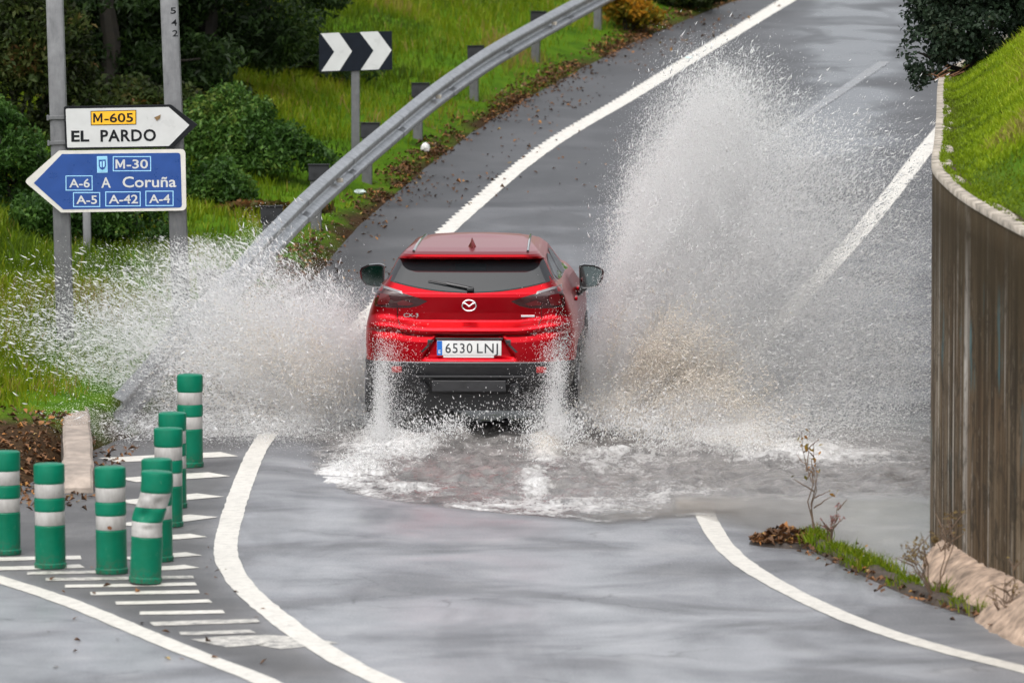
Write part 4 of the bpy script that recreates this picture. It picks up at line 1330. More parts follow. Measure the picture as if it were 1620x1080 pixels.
def blades(name, P, h, wd, lean, mat, tint, seed=1):
    """one triangle-and-a-half blade per root"""
    r = np.random.default_rng(seed); n = len(P)
    a = r.uniform(0, 2 * np.pi, n); la = r.uniform(0, 2 * np.pi, n); ll = lean * r.uniform(.2, 1.3, n) * h
    side = np.stack([np.cos(a), np.sin(a), 0 * a], 1) * (wd * r.uniform(.6, 1.4, n))[:, None] * .5
    tipo = np.stack([np.cos(la) * ll, np.sin(la) * ll, h * np.clip(1 - .35 * (ll / h) ** 2, .3, 1)], 1)
    mid = np.stack([np.cos(la) * ll * .35, np.sin(la) * ll * .35, h * .58], 1)
    V = np.stack([P - side, P + side, P + mid + side * .75, P + tipo, P + mid - side * .75], 1).reshape(-1, 3)
    i = np.arange(n)[:, None] * 5
    T = np.concatenate([i + np.array([0, 1, 2]), i + np.array([0, 2, 4]), i + np.array([4, 2, 3])], 1).reshape(-1, 3)
    tt = np.repeat(tint, 5) + np.tile(np.array([-.18, -.18, 0, .10, 0]), n) * 0
    return np_mesh(name, V, T, mat, attrs={'tint': np.clip(tt, 0, 1)})

# left bank
n = 300000
y = 41.0 + (84 - 41.0) * RNG.random(n) ** 1.25
u = np.abs(RNG.normal(0, 1, n)) * 2.2 + RNG.random(n) * 3.0 - .25
x = asphalt_left(y) - .45 - u * (1 + (y - 41) * .02)
P = np.stack([x, y, bank_z(x, y)], 1)
den = fbm(P * [1.3, .8, 0], 4, 21)
edge = asphalt_left(y) - x
keep = RNG.random(n) < np.clip((den - .28) * 4, .5, 1) * sstep(.15, .8, edge + (den - .5) * 1.2)
P, den, y_, edge = P[keep], den[keep], y[keep], edge[keep]
big = fbm(P * [.45, .3, 0], 3, 31)
hh = (.07 + .16 * den + .20 * np.clip(big - .5, 0, 1)) * RNG.uniform(.5, 1.35, len(P)) * (.6 + .5 * sstep(.3, 2, edge))
tint = .45 + 1.1 * (den - .45) + 1.5 * (big - .5) + RNG.normal(0, .13, len(P)) + .42 * (RNG.random(len(P)) < .05)
g = blades('grass', P - [0, 0, .01], hh, .013, .55, MAT['grass'], tint)
tag(g, 'fresh green grass covering the bank behind the guardrail', 'grass', kind='stuff')
# right bank
n = 150000
y = 25.5 + 25 * RNG.random(n)
x = WALL_X(y) + .06 + 3.6 * RNG.random(n) ** 1.5
P = np.stack([x, y, right_z(np.maximum(x, WALL_X(y) + .13), y) + .03 * (1 - sstep(.08, .2, x - WALL_X(y)))], 1)
den = fbm(P * 1.8, 4, 41); big = fbm(P * .8, 3, 43)
ed = x - WALL_X(y)
keep = RNG.random(n) < np.clip((den - .25) * 4, .55, 1)
P, den, big, ed = P[keep], den[keep], big[keep], ed[keep]
hh = (.035 + .10 * den + .10 * np.clip(big - .5, 0, 1)) * RNG.uniform(.5, 1.3, len(P)) * (.35 + .75 * sstep(.15, .9, ed))
tint = .36 + .45 * sstep(.15, .85, ed + (den - .5)) + .5 * (den - .45) + .5 * (big - .5) + RNG.normal(0, .10, len(P))
g = blades('grass', P - [0, 0, .01], hh, .012, .7, MAT['grass_r'], tint, 2)
tag(g, 'vivid green grass growing above the concrete wall', 'grass', kind='stuff')

# fallen leaves along the shoulder and the kerb
def litter(name, P, size, seed, label):
    r = np.random.default_rng(seed); n = len(P)
    a = r.uniform(0, 2 * np.pi, n); s = size * r.uniform(.5, 1.4, n); asp = r.uniform(.35, .8, n)
    A = np.stack([np.cos(a), np.sin(a), r.normal(0, .35, n)], 1) * s[:, None] * .5
    B = np.stack([-np.sin(a), np.cos(a), r.normal(0, .25, n)], 1) * (s * asp)[:, None] * .5
    C = P + np.array([0, 0, .008])
    up = np.abs(r.normal(0, .25, n))[:, None] * s[:, None] * np.array([0, 0, 1])
    V = np.stack([C - A, C + B * 1.0 - A * .1 + up, C + A, C - B + up], 1).reshape(-1, 3)
    i = np.arange(n)[:, None] * 4
    T = np.concatenate([i + [0, 1, 2], i + [0, 2, 3]], 1).reshape(-1, 3)
    o = np_mesh(name, V, T, MAT['litter'], attrs={'tint': np.repeat(np.clip(r.beta(1.6, 1.9, n), 0, 1), 4)})
    return tag(o, label, 'leaves', kind='stuff')
n = 15000
y = 44.5 + 40 * RNG.random(n) ** 1.1
x = asphalt_left(y) - .22 + RNG.normal(0, .13, n) + (RNG.random(n) < .10) * RNG.uniform(-.2, 1.1, n)
cl = fbm(np.stack([x * 2, y * .8, 0 * x], 1), 3, 51)
k = RNG.random(n) < np.clip((cl - .36) * 6, .08, 1)
x, y = x[k], y[k]
z = np.where(x < asphalt_left(y), bank_z(x, y), road_z(x, y))
litter('fallen_leaves', np.stack([x, y, z], 1), .05, 3, 'brown autumn leaves lying along the foot of the grassy bank')
n = 1900
y = 35.0 + 6.2 * RNG.random(n); x = -3.4 - np.abs(RNG.normal(0, .75, n)) - .0 + .35 * (RNG.random(n) < .3)
k = (y > 36.3 - .2 * (x + 3.4)) & (y > 36.0 + RNG.random(n) * 1.2)
x, y = x[k], y[k]
z = np.maximum(road_z(x, y), np.where(y > 36.9, bank_z(x, y), -1))
litter('fallen_leaves', np.stack([x, y, z], 1), .055, 4, 'wet brown leaves heaped around the tip of the kerb behind the bollards')
n = 90
px = np.concatenate([RNG.uniform(60, 420, 30), RNG.uniform(620, 980, 60)]); py = np.concatenate([RNG.uniform(850, 1060, 30), RNG.uniform(180, 330, 60)])
Q = np.array([gnd(a, b) for a, b in zip(px, py)])
Q[:, 2] = road_z(Q[:, 0], Q[:, 1])
k = Q[:, 0] > asphalt_left(Q[:, 1])
k |= Q[:, 1] < 36
litter('fallen_leaves', Q[k], .045, 5, 'single small leaves scattered over the asphalt')

def crown(name, blobs, n, size, mat, parent, seed, tint0=.5, flat=.5, clump=2.2, inner=.35, asp=.45):
    """leaves in leaf clumps through a set of ellipsoids (x, y, z, rx, ry, rz), around the parent's origin"""
    r = np.random.default_rng(seed)
    B = np.array(blobs, float)
    vol = B[:, 3] * B[:, 4] * B[:, 5]
    bi = r.choice(len(B), n * 3, p=vol / vol.sum())
    d = r.normal(0, 1, (n * 3, 3)); d /= np.linalg.norm(d, axis=1)[:, None]
    rad = inner + (1.06 - inner) * r.random(n * 3) ** .6
    rad = rad * (.68 + .72 * fbm(d * 2.4 + bi[:, None] * 7.3, 3, seed + 3))
    P = B[bi, :3] + d * rad[:, None] * B[bi, 3:]
    cl = fbm(P * clump, 3, seed)
    P, cl, d = P[cl > .47], cl[cl > .47], d[cl > .47]
    P, cl, d = P[:n], cl[:n], d[:n]
    n = len(P)
    a = r.normal(0, 1, (n, 3)) + np.array([0, 0, -.35]); a /= np.linalg.norm(a, axis=1)[:, None]
    nn = r.normal(0, 1, (n, 3)) + d * .5 + np.array([0, 0, flat]); b = np.cross(a, nn); b /= np.linalg.norm(b, axis=1)[:, None]
    s = (size * r.uniform(.55, 1.4, n))[:, None]
    V = np.stack([P - a * s * .5, P + b * s * asp * .5, P + a * s * .5, P - b * s * asp * .5], 1).reshape(-1, 3)
    V += np.tile(np.array([[0, 0, 0], [0, 0, 1], [0, 0, 0], [0, 0, 1]]), (n, 1)) * .12 * np.repeat(s, 4, 0)
    i = np.arange(n)[:, None] * 4
    T = np.concatenate([i + [0, 1, 2], i + [0, 2, 3]], 1).reshape(-1, 3)
    t = tint0 + (cl - .55) * 1.6 + r.normal(0, .14, n)
    return np_mesh(name, V, T, mat, parent, attrs={'tint': np.repeat(np.clip(t, 0, 1), 4)})

def stems(name, tips, r0, parent, mat=None, r1=.3, wob=.06, seed=0):
    r = random.Random(seed)
    bm = bmesh.new()
    for root, tip in tips:
        a, b = Vector(root), Vector(tip); L = (b - a).length
        pts = [a.lerp(b, u) + Vector((r.uniform(-1, 1), r.uniform(-1, 1), r.uniform(-.3, .3))) * wob * L * math.sin(math.pi * u) for u in np.linspace(0, 1, 7)]
        tube_bm(bm, pts, [r0 * (1 - (1 - r1) * u) for u in np.linspace(0, 1, 7)], 7)
    return bm_obj(name, bm, mat or MAT['bark'], parent, True, 50)

def plant(kind, label, cat, x, y, blobs, n, size, mat, seed, ntips=5, r0=.03, group=None, zf=bank_z, trunk='stems', part='foliage', **kw):
    z = float(zf([x], [y])[0])
    e_ = empty(kind, (x, y, z - .03)); tag(e_, label, cat, group)
    crown(part, blobs, n, size, MAT[mat], e_, seed, **kw)
    rr = random.Random(seed)
    tips = []
    for k in range(ntips):
        b = blobs[k % len(blobs)]
        tips.append(((rr.uniform(-.05, .05), rr.uniform(-.05, .05), 0), (b[0] + rr.uniform(-.3, .3) * b[3], b[1] + rr.uniform(-.3, .3) * b[4], b[2] + rr.uniform(-.1, .5) * b[5])))
    stems(trunk, tips, r0, e_, seed=seed)
    return e_
def X_(px, d): return (px - 810) / (FPX / d)

def tree(x, y, H, Rr, label, seed, n=45000, mat='dark_leaf', size=.11, tint0=.45, low=.0):
    rr = random.Random(seed)
    bl = []
    for k in range(19):
        h = low + (1 - low) * (k + .3) / 19
        wdt = Rr * (1 - .62 * h) * rr.uniform(.65, 1.0)
        a = rr.uniform(0, 6.28)
        bl.append((math.cos(a) * Rr * .55 * (1.1 - h) + .0, math.sin(a) * Rr * .5 * (1.1 - h), H * h, wdt * rr.uniform(.55, .8), wdt * rr.uniform(.5, .8), H * .075 * rr.uniform(.8, 1.4)))
    z = float(bank_z([x], [y])[0])
    e_ = empty('evergreen_tree', (x, y, z - .05)); tag(e_, label, 'tree', 'dark evergreens on the bank')
    crown('crown', bl, n, size, MAT[mat], e_, seed, tint0=tint0, inner=.25, clump=1.7, asp=.3)
    stems('trunk', [((0, 0, 0), (rr.uniform(-.2, .2), rr.uniform(-.2, .2), H * .97))], .13, e_, r1=.15, wob=.02, seed=seed)
    stems('limb', [((0, 0, b[2] * .85), (b[0] * 1.2, b[1] * 1.2, b[2])) for b in bl[::2]], .035, e_, seed=seed + 1)
    return e_
tree(X_(175, 61.5), 61.5, 4.6, 1.75, 'dark evergreen tree rising between the two big sign posts', 101)
tree(X_(330, 62.5), 62.5, 4.8, 1.6, 'dark evergreen tree just right of the post with digits', 102)
tree(X_(60, 63.5), 63.5, 5.0, 1.8, 'dark evergreen tree at the left edge behind brown bracken', 103, mat='dark_leaf', tint0=.4)
tree(X_(420, 66), 66, 3.4, 1.25, 'smaller dark green tree on the slope left of the chevron board', 104, n=18000, tint0=.55)
tree(X_(250, 67), 67, 5.5, 2.2, 'tall shaded evergreen tree farthest back behind the sign posts', 105, tint0=.35)

plant('bush', 'leafy mid green bush right of the arrow signs, below the dark trees', 'bush', X_(375, 57), 57, [(0, 0, .40, .38, .4, .36), (.45, 0, .33, .34, .4, .25), (-.4, .1, .35, .4, .4, .32), (-.1, .1, .78, .25, .3, .24), (.8, 0, .22, .25, .3, .17), (-.75, .1, .25, .3, .3, .3), (.25, .2, .66, .18, .3, .2), (-.45, .2, .66, .15, .3, .22), (1.05, .2, .10, .2, .3, .12), (.1, -.2, .12, .6, .3, .14)], 22000, .062, 'bush_leaf', 201, group='bushes on the bank')
plant('bush', 'low green bush peeking out behind the blue arrow sign tail', 'bush', X_(325, 55), 55, [(0, 0, .28, .38, .35, .28), (.25, 0, .2, .3, .3, .2)], 11000, .06, 'bush_leaf', 202, group='bushes on the bank')
plant('bush', 'bright green bush at the left edge below the brown bracken', 'bush', X_(30, 51.5), 51.5, [(0, 0, .5, .55, .5, .5), (.45, 0, .35, .4, .4, .35), (-.3, 0, .9, .35, .4, .35)], 20000, .06, 'bush_leaf', 203, group='bushes on the bank', tint0=.55)
plant('bush', 'low bushy weeds around the foot of the left sign post', 'bush', X_(150, 50.5), 50.5, [(0, 0, .3, .5, .4, .28), (.5, .2, .25, .4, .4, .25), (-.5, .1, .3, .35, .4, .28)], 14000, .055, 'bush_leaf', 204, group='bushes on the bank', tint0=.45)
plant('bracken', 'tall brown and olive bracken at the left edge under the evergreens', 'bracken', X_(40, 57), 57, [(0, 0, .9, .7, .6, .8), (.4, .2, .5, .5, .5, .5), (-.4, 0, 1.3, .5, .5, .6), (.1, 0, 1.9, .5, .5, .5)], 18000, .08, 'brown_leaf', 205, tint0=.25)
plant('bracken', 'brown tangle of dead stems between the sign posts', 'bracken', X_(195, 58.5), 58.5, [(0, 0, .4, .7, .5, .38), (.6, .2, .35, .4, .5, .3), (-.6, 0, .45, .4, .4, .36)], 10000, .075, 'brown_leaf', 206, tint0=.22)
plant('bracken', 'reddish patch of dead bracken on the slope right of the bush', 'bracken', X_(430, 54.5), 54.5, [(0, 0, .08, .35, .3, .09), (.35, .1, .08, .3, .3, .08), (-.3, 0, .08, .3, .3, .08)], 2200, .09, 'brown_leaf', 207, tint0=.78, r0=.008)
for k, (px, d, h, lab) in enumerate(((470, 72, .75, 'dark shrub along the top edge left of the chevron board'), (560, 74, .7, 'dark shrub along the top edge right above the chevron board'), (650, 75, .65, 'dark shrub along the top edge between the chevron board and the rail'), (745, 76, .6, 'dark shrub along the top edge closest left of the rail'))):
    plant('bush', lab, 'bush', X_(px, d), d, [(0, 0, h * .6, .6, .5, h * .6), (.5, .2, h * .5, .45, .4, h * .45), (-.5, .1, h * .5, .45, .4, h * .5)], 5500, .12, 'dark_leaf', 210 + k, group='bushes on the bank', tint0=.62)
plant('bush', 'orange and gold autumn bush beside the road at the top of the rail', 'bush', X_(990, 74.5), 74.5, [(0, 0, .30, .32, .3, .28), (.25, .1, .2, .28, .3, .2), (-.15, 0, .5, .2, .2, .2)], 3600, .085, 'gold_leaf', 220, r0=.012)
plant('bush', 'low green and rust bush at the road edge past the golden one', 'bush', X_(1060, 77.5), 77.5, [(0, 0, .22, .5, .4, .22), (.5, .2, .15, .4, .4, .16)], 3600, .09, 'brown_leaf', 221, tint0=.3, r0=.012)

# evergreen shrub overhanging the wall, top right
sx, sy = float(X_(1530, 47.5)), 47.5
plant('evergreen_shrub', 'dark grey-green evergreen shrub overhanging the top of the wall', 'shrub', sx, sy,
      [(0, 0, .62, .55, .5, .5), (.45, .1, .85, .5, .5, .5), (-.35, -.1, .85, .32, .4, .34), (-.42, -.2, .18, .24, .3, .26), (-.15, -.2, .35, .30, .3, .26), (-.50, -.25, -.02, .13, .2, .14), (.1, .2, 1.25, .6, .5, .4), (-.1, -.1, 1.1, .45, .4, .35)], 24000, .055, 'grey_leaf', 230, ntips=8, zf=right_z, clump=4.5, asp=.55)
plant('evergreen_shrub', 'dark shrub at the top right corner behind the bright grass', 'shrub', float(X_(1625, 50)), 50, [(0, 0, .5, .6, .5, .5), (.5, .1, .8, .6, .5, .55), (-.3, .1, .8, .4, .4, .4)], 12000, .07, 'grey_leaf', 231, zf=right_z, clump=3.5, asp=.55, tint0=.6)
b_ = bmesh.new(); q0 = Vector((sx - .25, sy - .3, float(right_z([sx - .2], [sy - .3])[0])))
rr = random.Random(5)
for k in range(26):
    a = q0 + Vector((rr.uniform(-.1, .25), rr.uniform(-.2, .2), rr.uniform(.0, .08))); tube_bm(b_, [a, a + Vector((rr.uniform(-.18, .15), rr.uniform(-.1, .1), rr.uniform(.0, .09)))], .006, 4)
o = bm_obj('twig_pile', b_, simple('dry_twigs', (.16, .075, .035), .8, var=.4)); tag(o, 'dry reddish twigs under the shrub at the wall top', 'twigs')

# strip of soil, grass and weeds where the right-hand asphalt meets the calm water
SP = resample([gnd(*p)[:2] for p in ((1276, 846), (1300, 868), (1350, 893), (1430, 930), (1500, 958), (1560, 976), (1640, 996))], .08)
nS = len(SP)
cs = []
wS = np.interp(np.linspace(0, 1, nS), [0, .1, .5, 1], [.03, .14, .18, .22])
for k in range(6):
    f_ = k / 5 - .5
    q = SP + np.array([.55, .83]) * (f_ * 1.2 * wS)[:, None]
    z = road_z(q[:, 0], q[:, 1]) * 0 + .028 + .05 * (1 - (2 * f_) ** 2) * (.4 + fbm(np.stack([q[:, 0] * 5, q[:, 1] * 5, 0 * q[:, 0]], 1), 3, 3))
    if k in (0, 5): z = z * 0 - .03
    cs.append(np.column_stack([q, z]))
A = np.stack(cs, 1)
o = np_mesh('verge', A.reshape(-1, 3), grid(nS, 6)[:, ::-1], simple('dark_soil', (.05, .036, .026), .8, var=.5, vscale=14, bumpy=.8), smooth=True); tag(o, kind='structure')
n = 5200
ii = RNG.integers(0, nS, n); q = SP[ii] + RNG.normal(0, .055, (n, 2)) + np.array([.3, .45]) * .05
cl = fbm(np.stack([q[:, 0] * 4, q[:, 1] * 4, 0 * ii], 1), 3, 61)
k = cl > .47
q, cl = q[k], cl[k]
P = np.column_stack([q, 0 * q[:, 0] + .03])
tag(blades('grass', P, (.04 + .22 * (cl - .4)) * RNG.uniform(.5, 1.3, len(P)), .008, .7, MAT['grass'], .55 + RNG.normal(0, .18, len(P)), 7), 'small grass tufts along the edge of the asphalt beside the calm water', 'grass', kind='stuff')

ii = RNG.integers(0, nS, 420); q = SP[ii] + RNG.normal(0, .10, (420, 2)) - np.array([.3, .45]) * .10
litter('fallen_leaves', np.column_stack([q, np.maximum(road_z(q[:, 0], q[:, 1]), .035)]), .045, 6, 'dead leaves caught in the grass strip beside the calm water')
def weed(label, px, py, hpx, leafmat, seed, spread=.25, n=120, leaf=.03, nst=4, tipcol=None):
    g_ = gnd(px, py); s = FPX / g_[1]; H = hpx / s
    e_ = empty('weed', (g_[0], g_[1], .03)); tag(e_, label, 'weed', 'weeds by the calm water')
    rr = random.Random(seed); tips = []
    for k in range(nst):
        h = H * (1 if k == 0 else rr.uniform(.45, .9)); a = rr.uniform(0, 6.28)
        tips.append(((rr.uniform(-.01, .01), 0, 0), (math.cos(a) * spread * H * rr.uniform(.3, 1), math.sin(a) * spread * H * .6, h)))
    tw = []
    for (r_, t_) in tips:
        for k in range(3):
            u = rr.uniform(.4, .9); b = Vector(r_).lerp(Vector(t_), u); tw.append((b, b + Vector((rr.uniform(-.12, .12), rr.uniform(-.08, .08), rr.uniform(.03, .14))) * (H / .5)))
    stems('stem', tips + tw, .0055, e_, MAT['stem'], r1=.35, wob=.05, seed=seed)
    bl = [(t[1][0], t[1][1], t[1][2] * .93, H * .09, H * .07, H * .10) for t in tips] + [(t[1].x, t[1].y, t[1].z, H * .05, H * .05, H * .05) for t in tw]
    crown('foliage', bl, n, leaf, MAT[leafmat], e_, seed, inner=.05, clump=.01 if False else 9)
    return e_
MAT['dry_leaf'] = M_leaf('dry_seed_heads', [(0.0, (.07, .045, .02)), (.5, (.17, .115, .05)), (1.0, (.28, .21, .09))], .6, .3)
MAT['stem'] = simple('dry_stem', (.12, .078, .05), .8, var=.4)
MAT['pink_leaf'] = M_leaf('pinkish_seed_heads', [(0.0, (.12, .05, .05)), (.5, (.30, .13, .13)), (1.0, (.42, .25, .22))], .6, .3)
weed('tallest bare weed with yellow leaf tips rising in front of the foam', 1287, 852, 165, 'gold_leaf', 301, .22, 46, .038, 3)
weed('small pinkish weed at the start of the grass strip', 1313, 868, 70, 'pink_leaf', 302, .3, 90, .02, 4)
weed('bushy brown weed in front of the concrete footing', 1478, 952, 135, 'dry_leaf', 303, .42, 260, .024, 7)
weed('thin dry weed leaning at the right end of the footing', 1590, 992, 100, 'dry_leaf', 304, .3, 90, .02, 5)
weed('short dry weed growing at the tip of the footing under the cable', 1497, 900, 85, 'dry_leaf', 305, .3, 160, .022, 4)

# heap of wet debris at the end of the strip
dg_ = gnd(1243, 858)
n = 900; a = RNG.uniform(0, 2 * np.pi, n); rr_ = np.sqrt(RNG.random(n))
x = dg_[0] + np.cos(a) * rr_ * .24; y = dg_[1] + np.sin(a) * rr_ * .22
z = .03 + .10 * (1 - rr_ ** 1.4) * RNG.random(n)
base = lathe('debris_heap', [(.25, -.03), (.23, .01), (.15, .06), (.06, .085), (.0, .09)], 24, simple('wet_debris', (.028, .018, .012), .6, var=.6, vscale=20, bumpy=.8), None, cap=False)
base.location = (dg_[0], dg_[1], .015); base.scale = (1, .9, .9)
for v in base.data.vertices: v.co *= 1 + .35 * (float(vnoise(np.array([[v.co.x * 9, v.co.y * 9, v.co.z * 9]]), 4)[0]) - .5)
tag(base, 'heap of dark wet leaf debris at the edge of the calm water', 'debris')
lit = litter('wet_leaf', np.stack([x, y, z], 1) - np.array(base.location), .055, 9, None)
for k in ('label', 'category'):
    if k in lit: del lit[k]
lit.parent = base

# litter dropped by the road
def scrap(name, px, py, size, mat, label, cat, seed, h=.04, onbank=False):
    g_ = gnd(px, py)
    z = float(bank_z([g_[0]], [g_[1]])[0]) if onbank else float(road_z([g_[0]], [g_[1]])[0])
    r = np.random.default_rng(seed)
    bm = bmesh.new(); bmesh.ops.create_icosphere(bm, subdivisions=2, radius=1)
    for v in bm.verts: v.co = Vector((v.co.x * size, v.co.y * size * .7, v.co.z * h)) * float(r.uniform(.65, 1.25))
    o = bm_obj(name, bm, mat); o.location = (g_[0], g_[1], z + h * .6); tag(o, label, cat)
scrap('paper_scrap', 673, 246, .05, simple('white_paper', (.75, .75, .74), .6), 'crumpled white paper scrap on the leaf litter below the chevron post', 'litter', 1, .07, True)
scrap('plastic_scrap', 569, 319, .07, simple('pale_plastic', (.5, .58, .55), .3), 'pale crushed plastic lying in the grass below the rail', 'litter', 2, .03, True)
scrap('plastic_scrap', 1090, 93, .06, simple('aqua_plastic', (.5, .66, .66), .3), 'flat pale blue scrap on the road beside the toothed line', 'litter', 3, .02)
# ------------------------------------------------------------------ flood water
ys = np.arange(31.2, 48.5, .045); xs = np.arange(-4.6, 4.7, .045)
gx, gy = np.meshgrid(xs, ys)
P = np.stack([gx.ravel(), gy.ravel()], 1)
sd = pud_sd(P)
cy_, sy_ = math.cos(-CAR_YAW), math.sin(-CAR_YAW)
def wp(px, py): return gnd(px, py)[:2]
MOUND = [(640, 700, .30, .45, .09), (580, 730, .30, .35, .06), (690, 662, .20, .40, .15), (720, 690, .14, .35, .10), (868, 705, .13, .60, .12), (850, 760, .10, .4, .06), (900, 660, .22, .5, .10), (980, 650, .3, .5, .12), (1060, 665, .35, .45, .17), (1160, 690, .45, .4, .13), (1280, 715, .6, .35, .06), (790, 680, .2, .5, .06)]
h = np.zeros(len(P)); foam = np.zeros(len(P)); mud = np.zeros(len(P))
for px, py, rx, ry, a in MOUND:
    ry *= 1.7
    c = wp(px, py); h += a * np.exp(-((P[:, 0] - c[0]) / rx) ** 2 - ((P[:, 1] - c[1]) / ry) ** 2)
FOAM = [(560, 745, .28, .65, .75), (620, 705, .35, .9, .95), (520, 750, .14, .4, .9), (690, 660, .22, .8, 1.1), (640, 770, .35, .35, .62), (866, 705, .13, .9, 1.1), (845, 765, .12, .6, .8), (930, 655, .35, .7, .9), (1050, 670, .45, .7, .95), (1160, 695, .5, .6, 1.0), (1270, 715, .55, .5, .85), (1350, 722, .5, .35, .55), (760, 700, .4, .9, .25), (960, 720, .55, .8, .55), (900, 798, .6, .30, .62), (1080, 780, .5, .4, .55), (780, 795, .4, .22, .5), (400, 680, .9, .5, .5), (250, 690, .8, .4, .45), (520, 660, .4, .9, .6), (1450, 640, .7, 1.6, .25)]
for px, py, rx, ry, a in FOAM:
    ry *= 2.0; rx *= 1.15
    c = wp(px, py); g_ = a * np.exp(-((P[:, 0] - c[0]) / rx) ** 2 - ((P[:, 1] - c[1]) / ry) ** 2); foam = np.maximum(foam, g_) + .25 * np.minimum(foam, g_)
for px, py, rx, ry, a in ((866, 705, .2, .9, .8), (1080, 660, .5, .8, .8), (1180, 700, .6, .6, .7), (700, 665, .3, .5, .4), (960, 650, .4, .6, .5)):
    c = wp(px, py); mud = np.maximum(mud, a * np.exp(-((P[:, 0] - c[0]) / rx) ** 2 - ((P[:, 1] - c[1]) / ry) ** 2))
# chop: strong in the wake, still in the backwater on the right
c0 = wp(900, 720)
chop = np.exp(-((P[:, 0] - c0[0]) / 2.6) ** 4 - ((P[:, 1] - c0[1]) / 3.4) ** 4)
band = wp(1300, 752)
chop = np.maximum(chop, .8 * np.exp(-((P[:, 1] - band[1] - .0) / .85) ** 2) * sstep(.8, 1.6, P[:, 0]))
calm = sstep(wp(1200, 792)[1], wp(1200, 770)[1], P[:, 1])
chop = chop * np.where(P[:, 0] > 1.2, calm, 1)
foam = foam * np.where(P[:, 0] > 1.2, calm, 1)
p3 = np.column_stack([P[:, 0] * 2.6, P[:, 1] * 2.1, 0 * P[:, 0]])
w1 = fbm(p3 + fbm(p3, 2, 70)[:, None] * 1.3, 4, 71); w2 = 1 - np.abs(2 * fbm(p3 * 2.3, 3, 73) - 1)
z = .0 + h * (.75 + .6 * (w1 - .5)) + chop * ((w1 - .5) * .18 + (w2 - .7) * .09) + (fbm(p3 * .6, 2, 75) - .5) * .004
z = np.where(sd < .5, z * sstep(-.15, .55, sd), z)
depth = z - road_z(P[:, 0], P[:, 1])
# ragged foam front on the near rim of the wake
rim = np.exp(-((sd - .10) / .10) ** 2) * sstep(-2.2, -1.2, P[:, 0]) * (1 - sstep(1.3, 2.0, P[:, 0])) * (P[:, 1] < 41)
foam = np.clip(foam + .55 * rim * fbm(p3 * 2, 3, 77), 0, 1.3)
inside = (sd > -.12)
idx = grid(len(ys), len(xs))
keep = inside[idx].all(1)
idx = idx[keep]
used, inv = np.unique(idx, return_inverse=True)
def M_water():
    m, t, b = new_mat('flood_water')
    v = coords(t)
    fo = attr(t, 'foam'); md = attr(t, 'mud')
    n1 = noise(t, coords(t, (1, .55, 1)), 6, 6, .68, .6); n2 = noise(t, coords(t, (1, .4, 1)), 22, 5, .7, .4)
    nn_ = math_n(t, 'ADD', math_n(t, 'MULTIPLY', n1, .55), math_n(t, 'MULTIPLY', n2, .45))
    n3 = noise(t, coords(t, (1, .45, 1)), 55, 4, .7)
    nn_ = math_n(t, 'ADD', math_n(t, 'MULTIPLY', nn_, .72), math_n(t, 'MULTIPLY', n3, .28))
    f_ = math_n(t, 'ADD', math_n(t, 'SUBTRACT', math_n(t, 'MULTIPLY', fo, 1.35), .34), math_n(t, 'MULTIPLY', math_n(t, 'SUBTRACT', nn_, .5), 4.2))
    f_ = ramp(t, f_, [(0.0, 0.0), (.4, .38), (.75, .80), (1.0, 1.0)])
    white = mixc(t, md, (.66, .655, .65), (.52, .465, .40))
    white = mixc(t, ramp(t, n2, [(.35, .45), (.6, 0)]), white, (.26, .24, .22))
    wat = mixc(t, ramp(t, n1, [(.35, 0), (.65, 1)]), (.13, .125, .122), (.27, .255, .245))
    t.links.new(mixc(t, f_, wat, white), b.inputs['Base Color'])
    t.links.new(ramp(t, f_, [(0, .07), (.5, .5), (1, .75)]), b.inputs['Roughness'])
    b.inputs['IOR'].default_value = 1.33
    ch = attr(t, 'chop')
    rip = math_n(t, 'MULTIPLY', math_n(t, 'ADD', math_n(t, 'MULTIPLY', n2, .8), math_n(t, 'MULTIPLY', n1, 1.0)), math_n(t, 'ADD', math_n(t, 'MULTIPLY', ch, 1.0), .03))
    bump(t, b, rip, .8, .05)
    tr = t.nodes.new('ShaderNodeBsdfTransparent')
    mx = t.nodes.new('ShaderNodeMixShader')
    al = ramp(t, math_n(t, 'ADD', math_n(t, 'MULTIPLY', attr(t, 'depth'), 17.0), f_), [(0.0, .06), (.30, .60), (1.0, .97)])
    t.links.new(al, mx.inputs[0]); t.links.new(tr.outputs[0], mx.inputs[1]); t.links.new(b.outputs[0], mx.inputs[2])
    t.links.new(mx.outputs[0], t.nodes['Material Output'].inputs[0])
    return m
W3 = np.column_stack([P, z])
o = np_mesh('flood_water', W3[used], inv.reshape(-1, 4), M_water(), attrs={'foam': foam[used], 'mud': mud[used], 'chop': chop[used], 'depth': np.clip(depth[used], 0, 1)}, smooth=True)
tag(o, 'churned muddy flood water across the road, foaming behind the car', kind='structure')

# ------------------------------------------------------------------ spray thrown up by the wheels: drops as real little bodies of water
def M_drop(name, c, rough=.3, trans=.6):
    m, t, b = new_mat(name)
    b.inputs['Base Color'].default_value = (*c, 1); b.inputs['Roughness'].default_value = rough; b.inputs['IOR'].default_value = 1.33
    tr = t.nodes.new('ShaderNodeBsdfTranslucent'); tr.inputs[0].default_value = (*c, 1)
    mx = t.nodes.new('ShaderNodeMixShader'); mx.inputs[0].default_value = trans
    t.links.new(b.outputs[0], mx.inputs[1]); t.links.new(tr.outputs[0], mx.inputs[2])
    t.links.new(mx.outputs[0], t.nodes['Material Output'].inputs[0])
    return m
MAT['drop'] = M_drop('water_drops', (.994, .994, .995))
MAT['mud_drop'] = M_drop('muddy_drops', (.955, .91, .845))

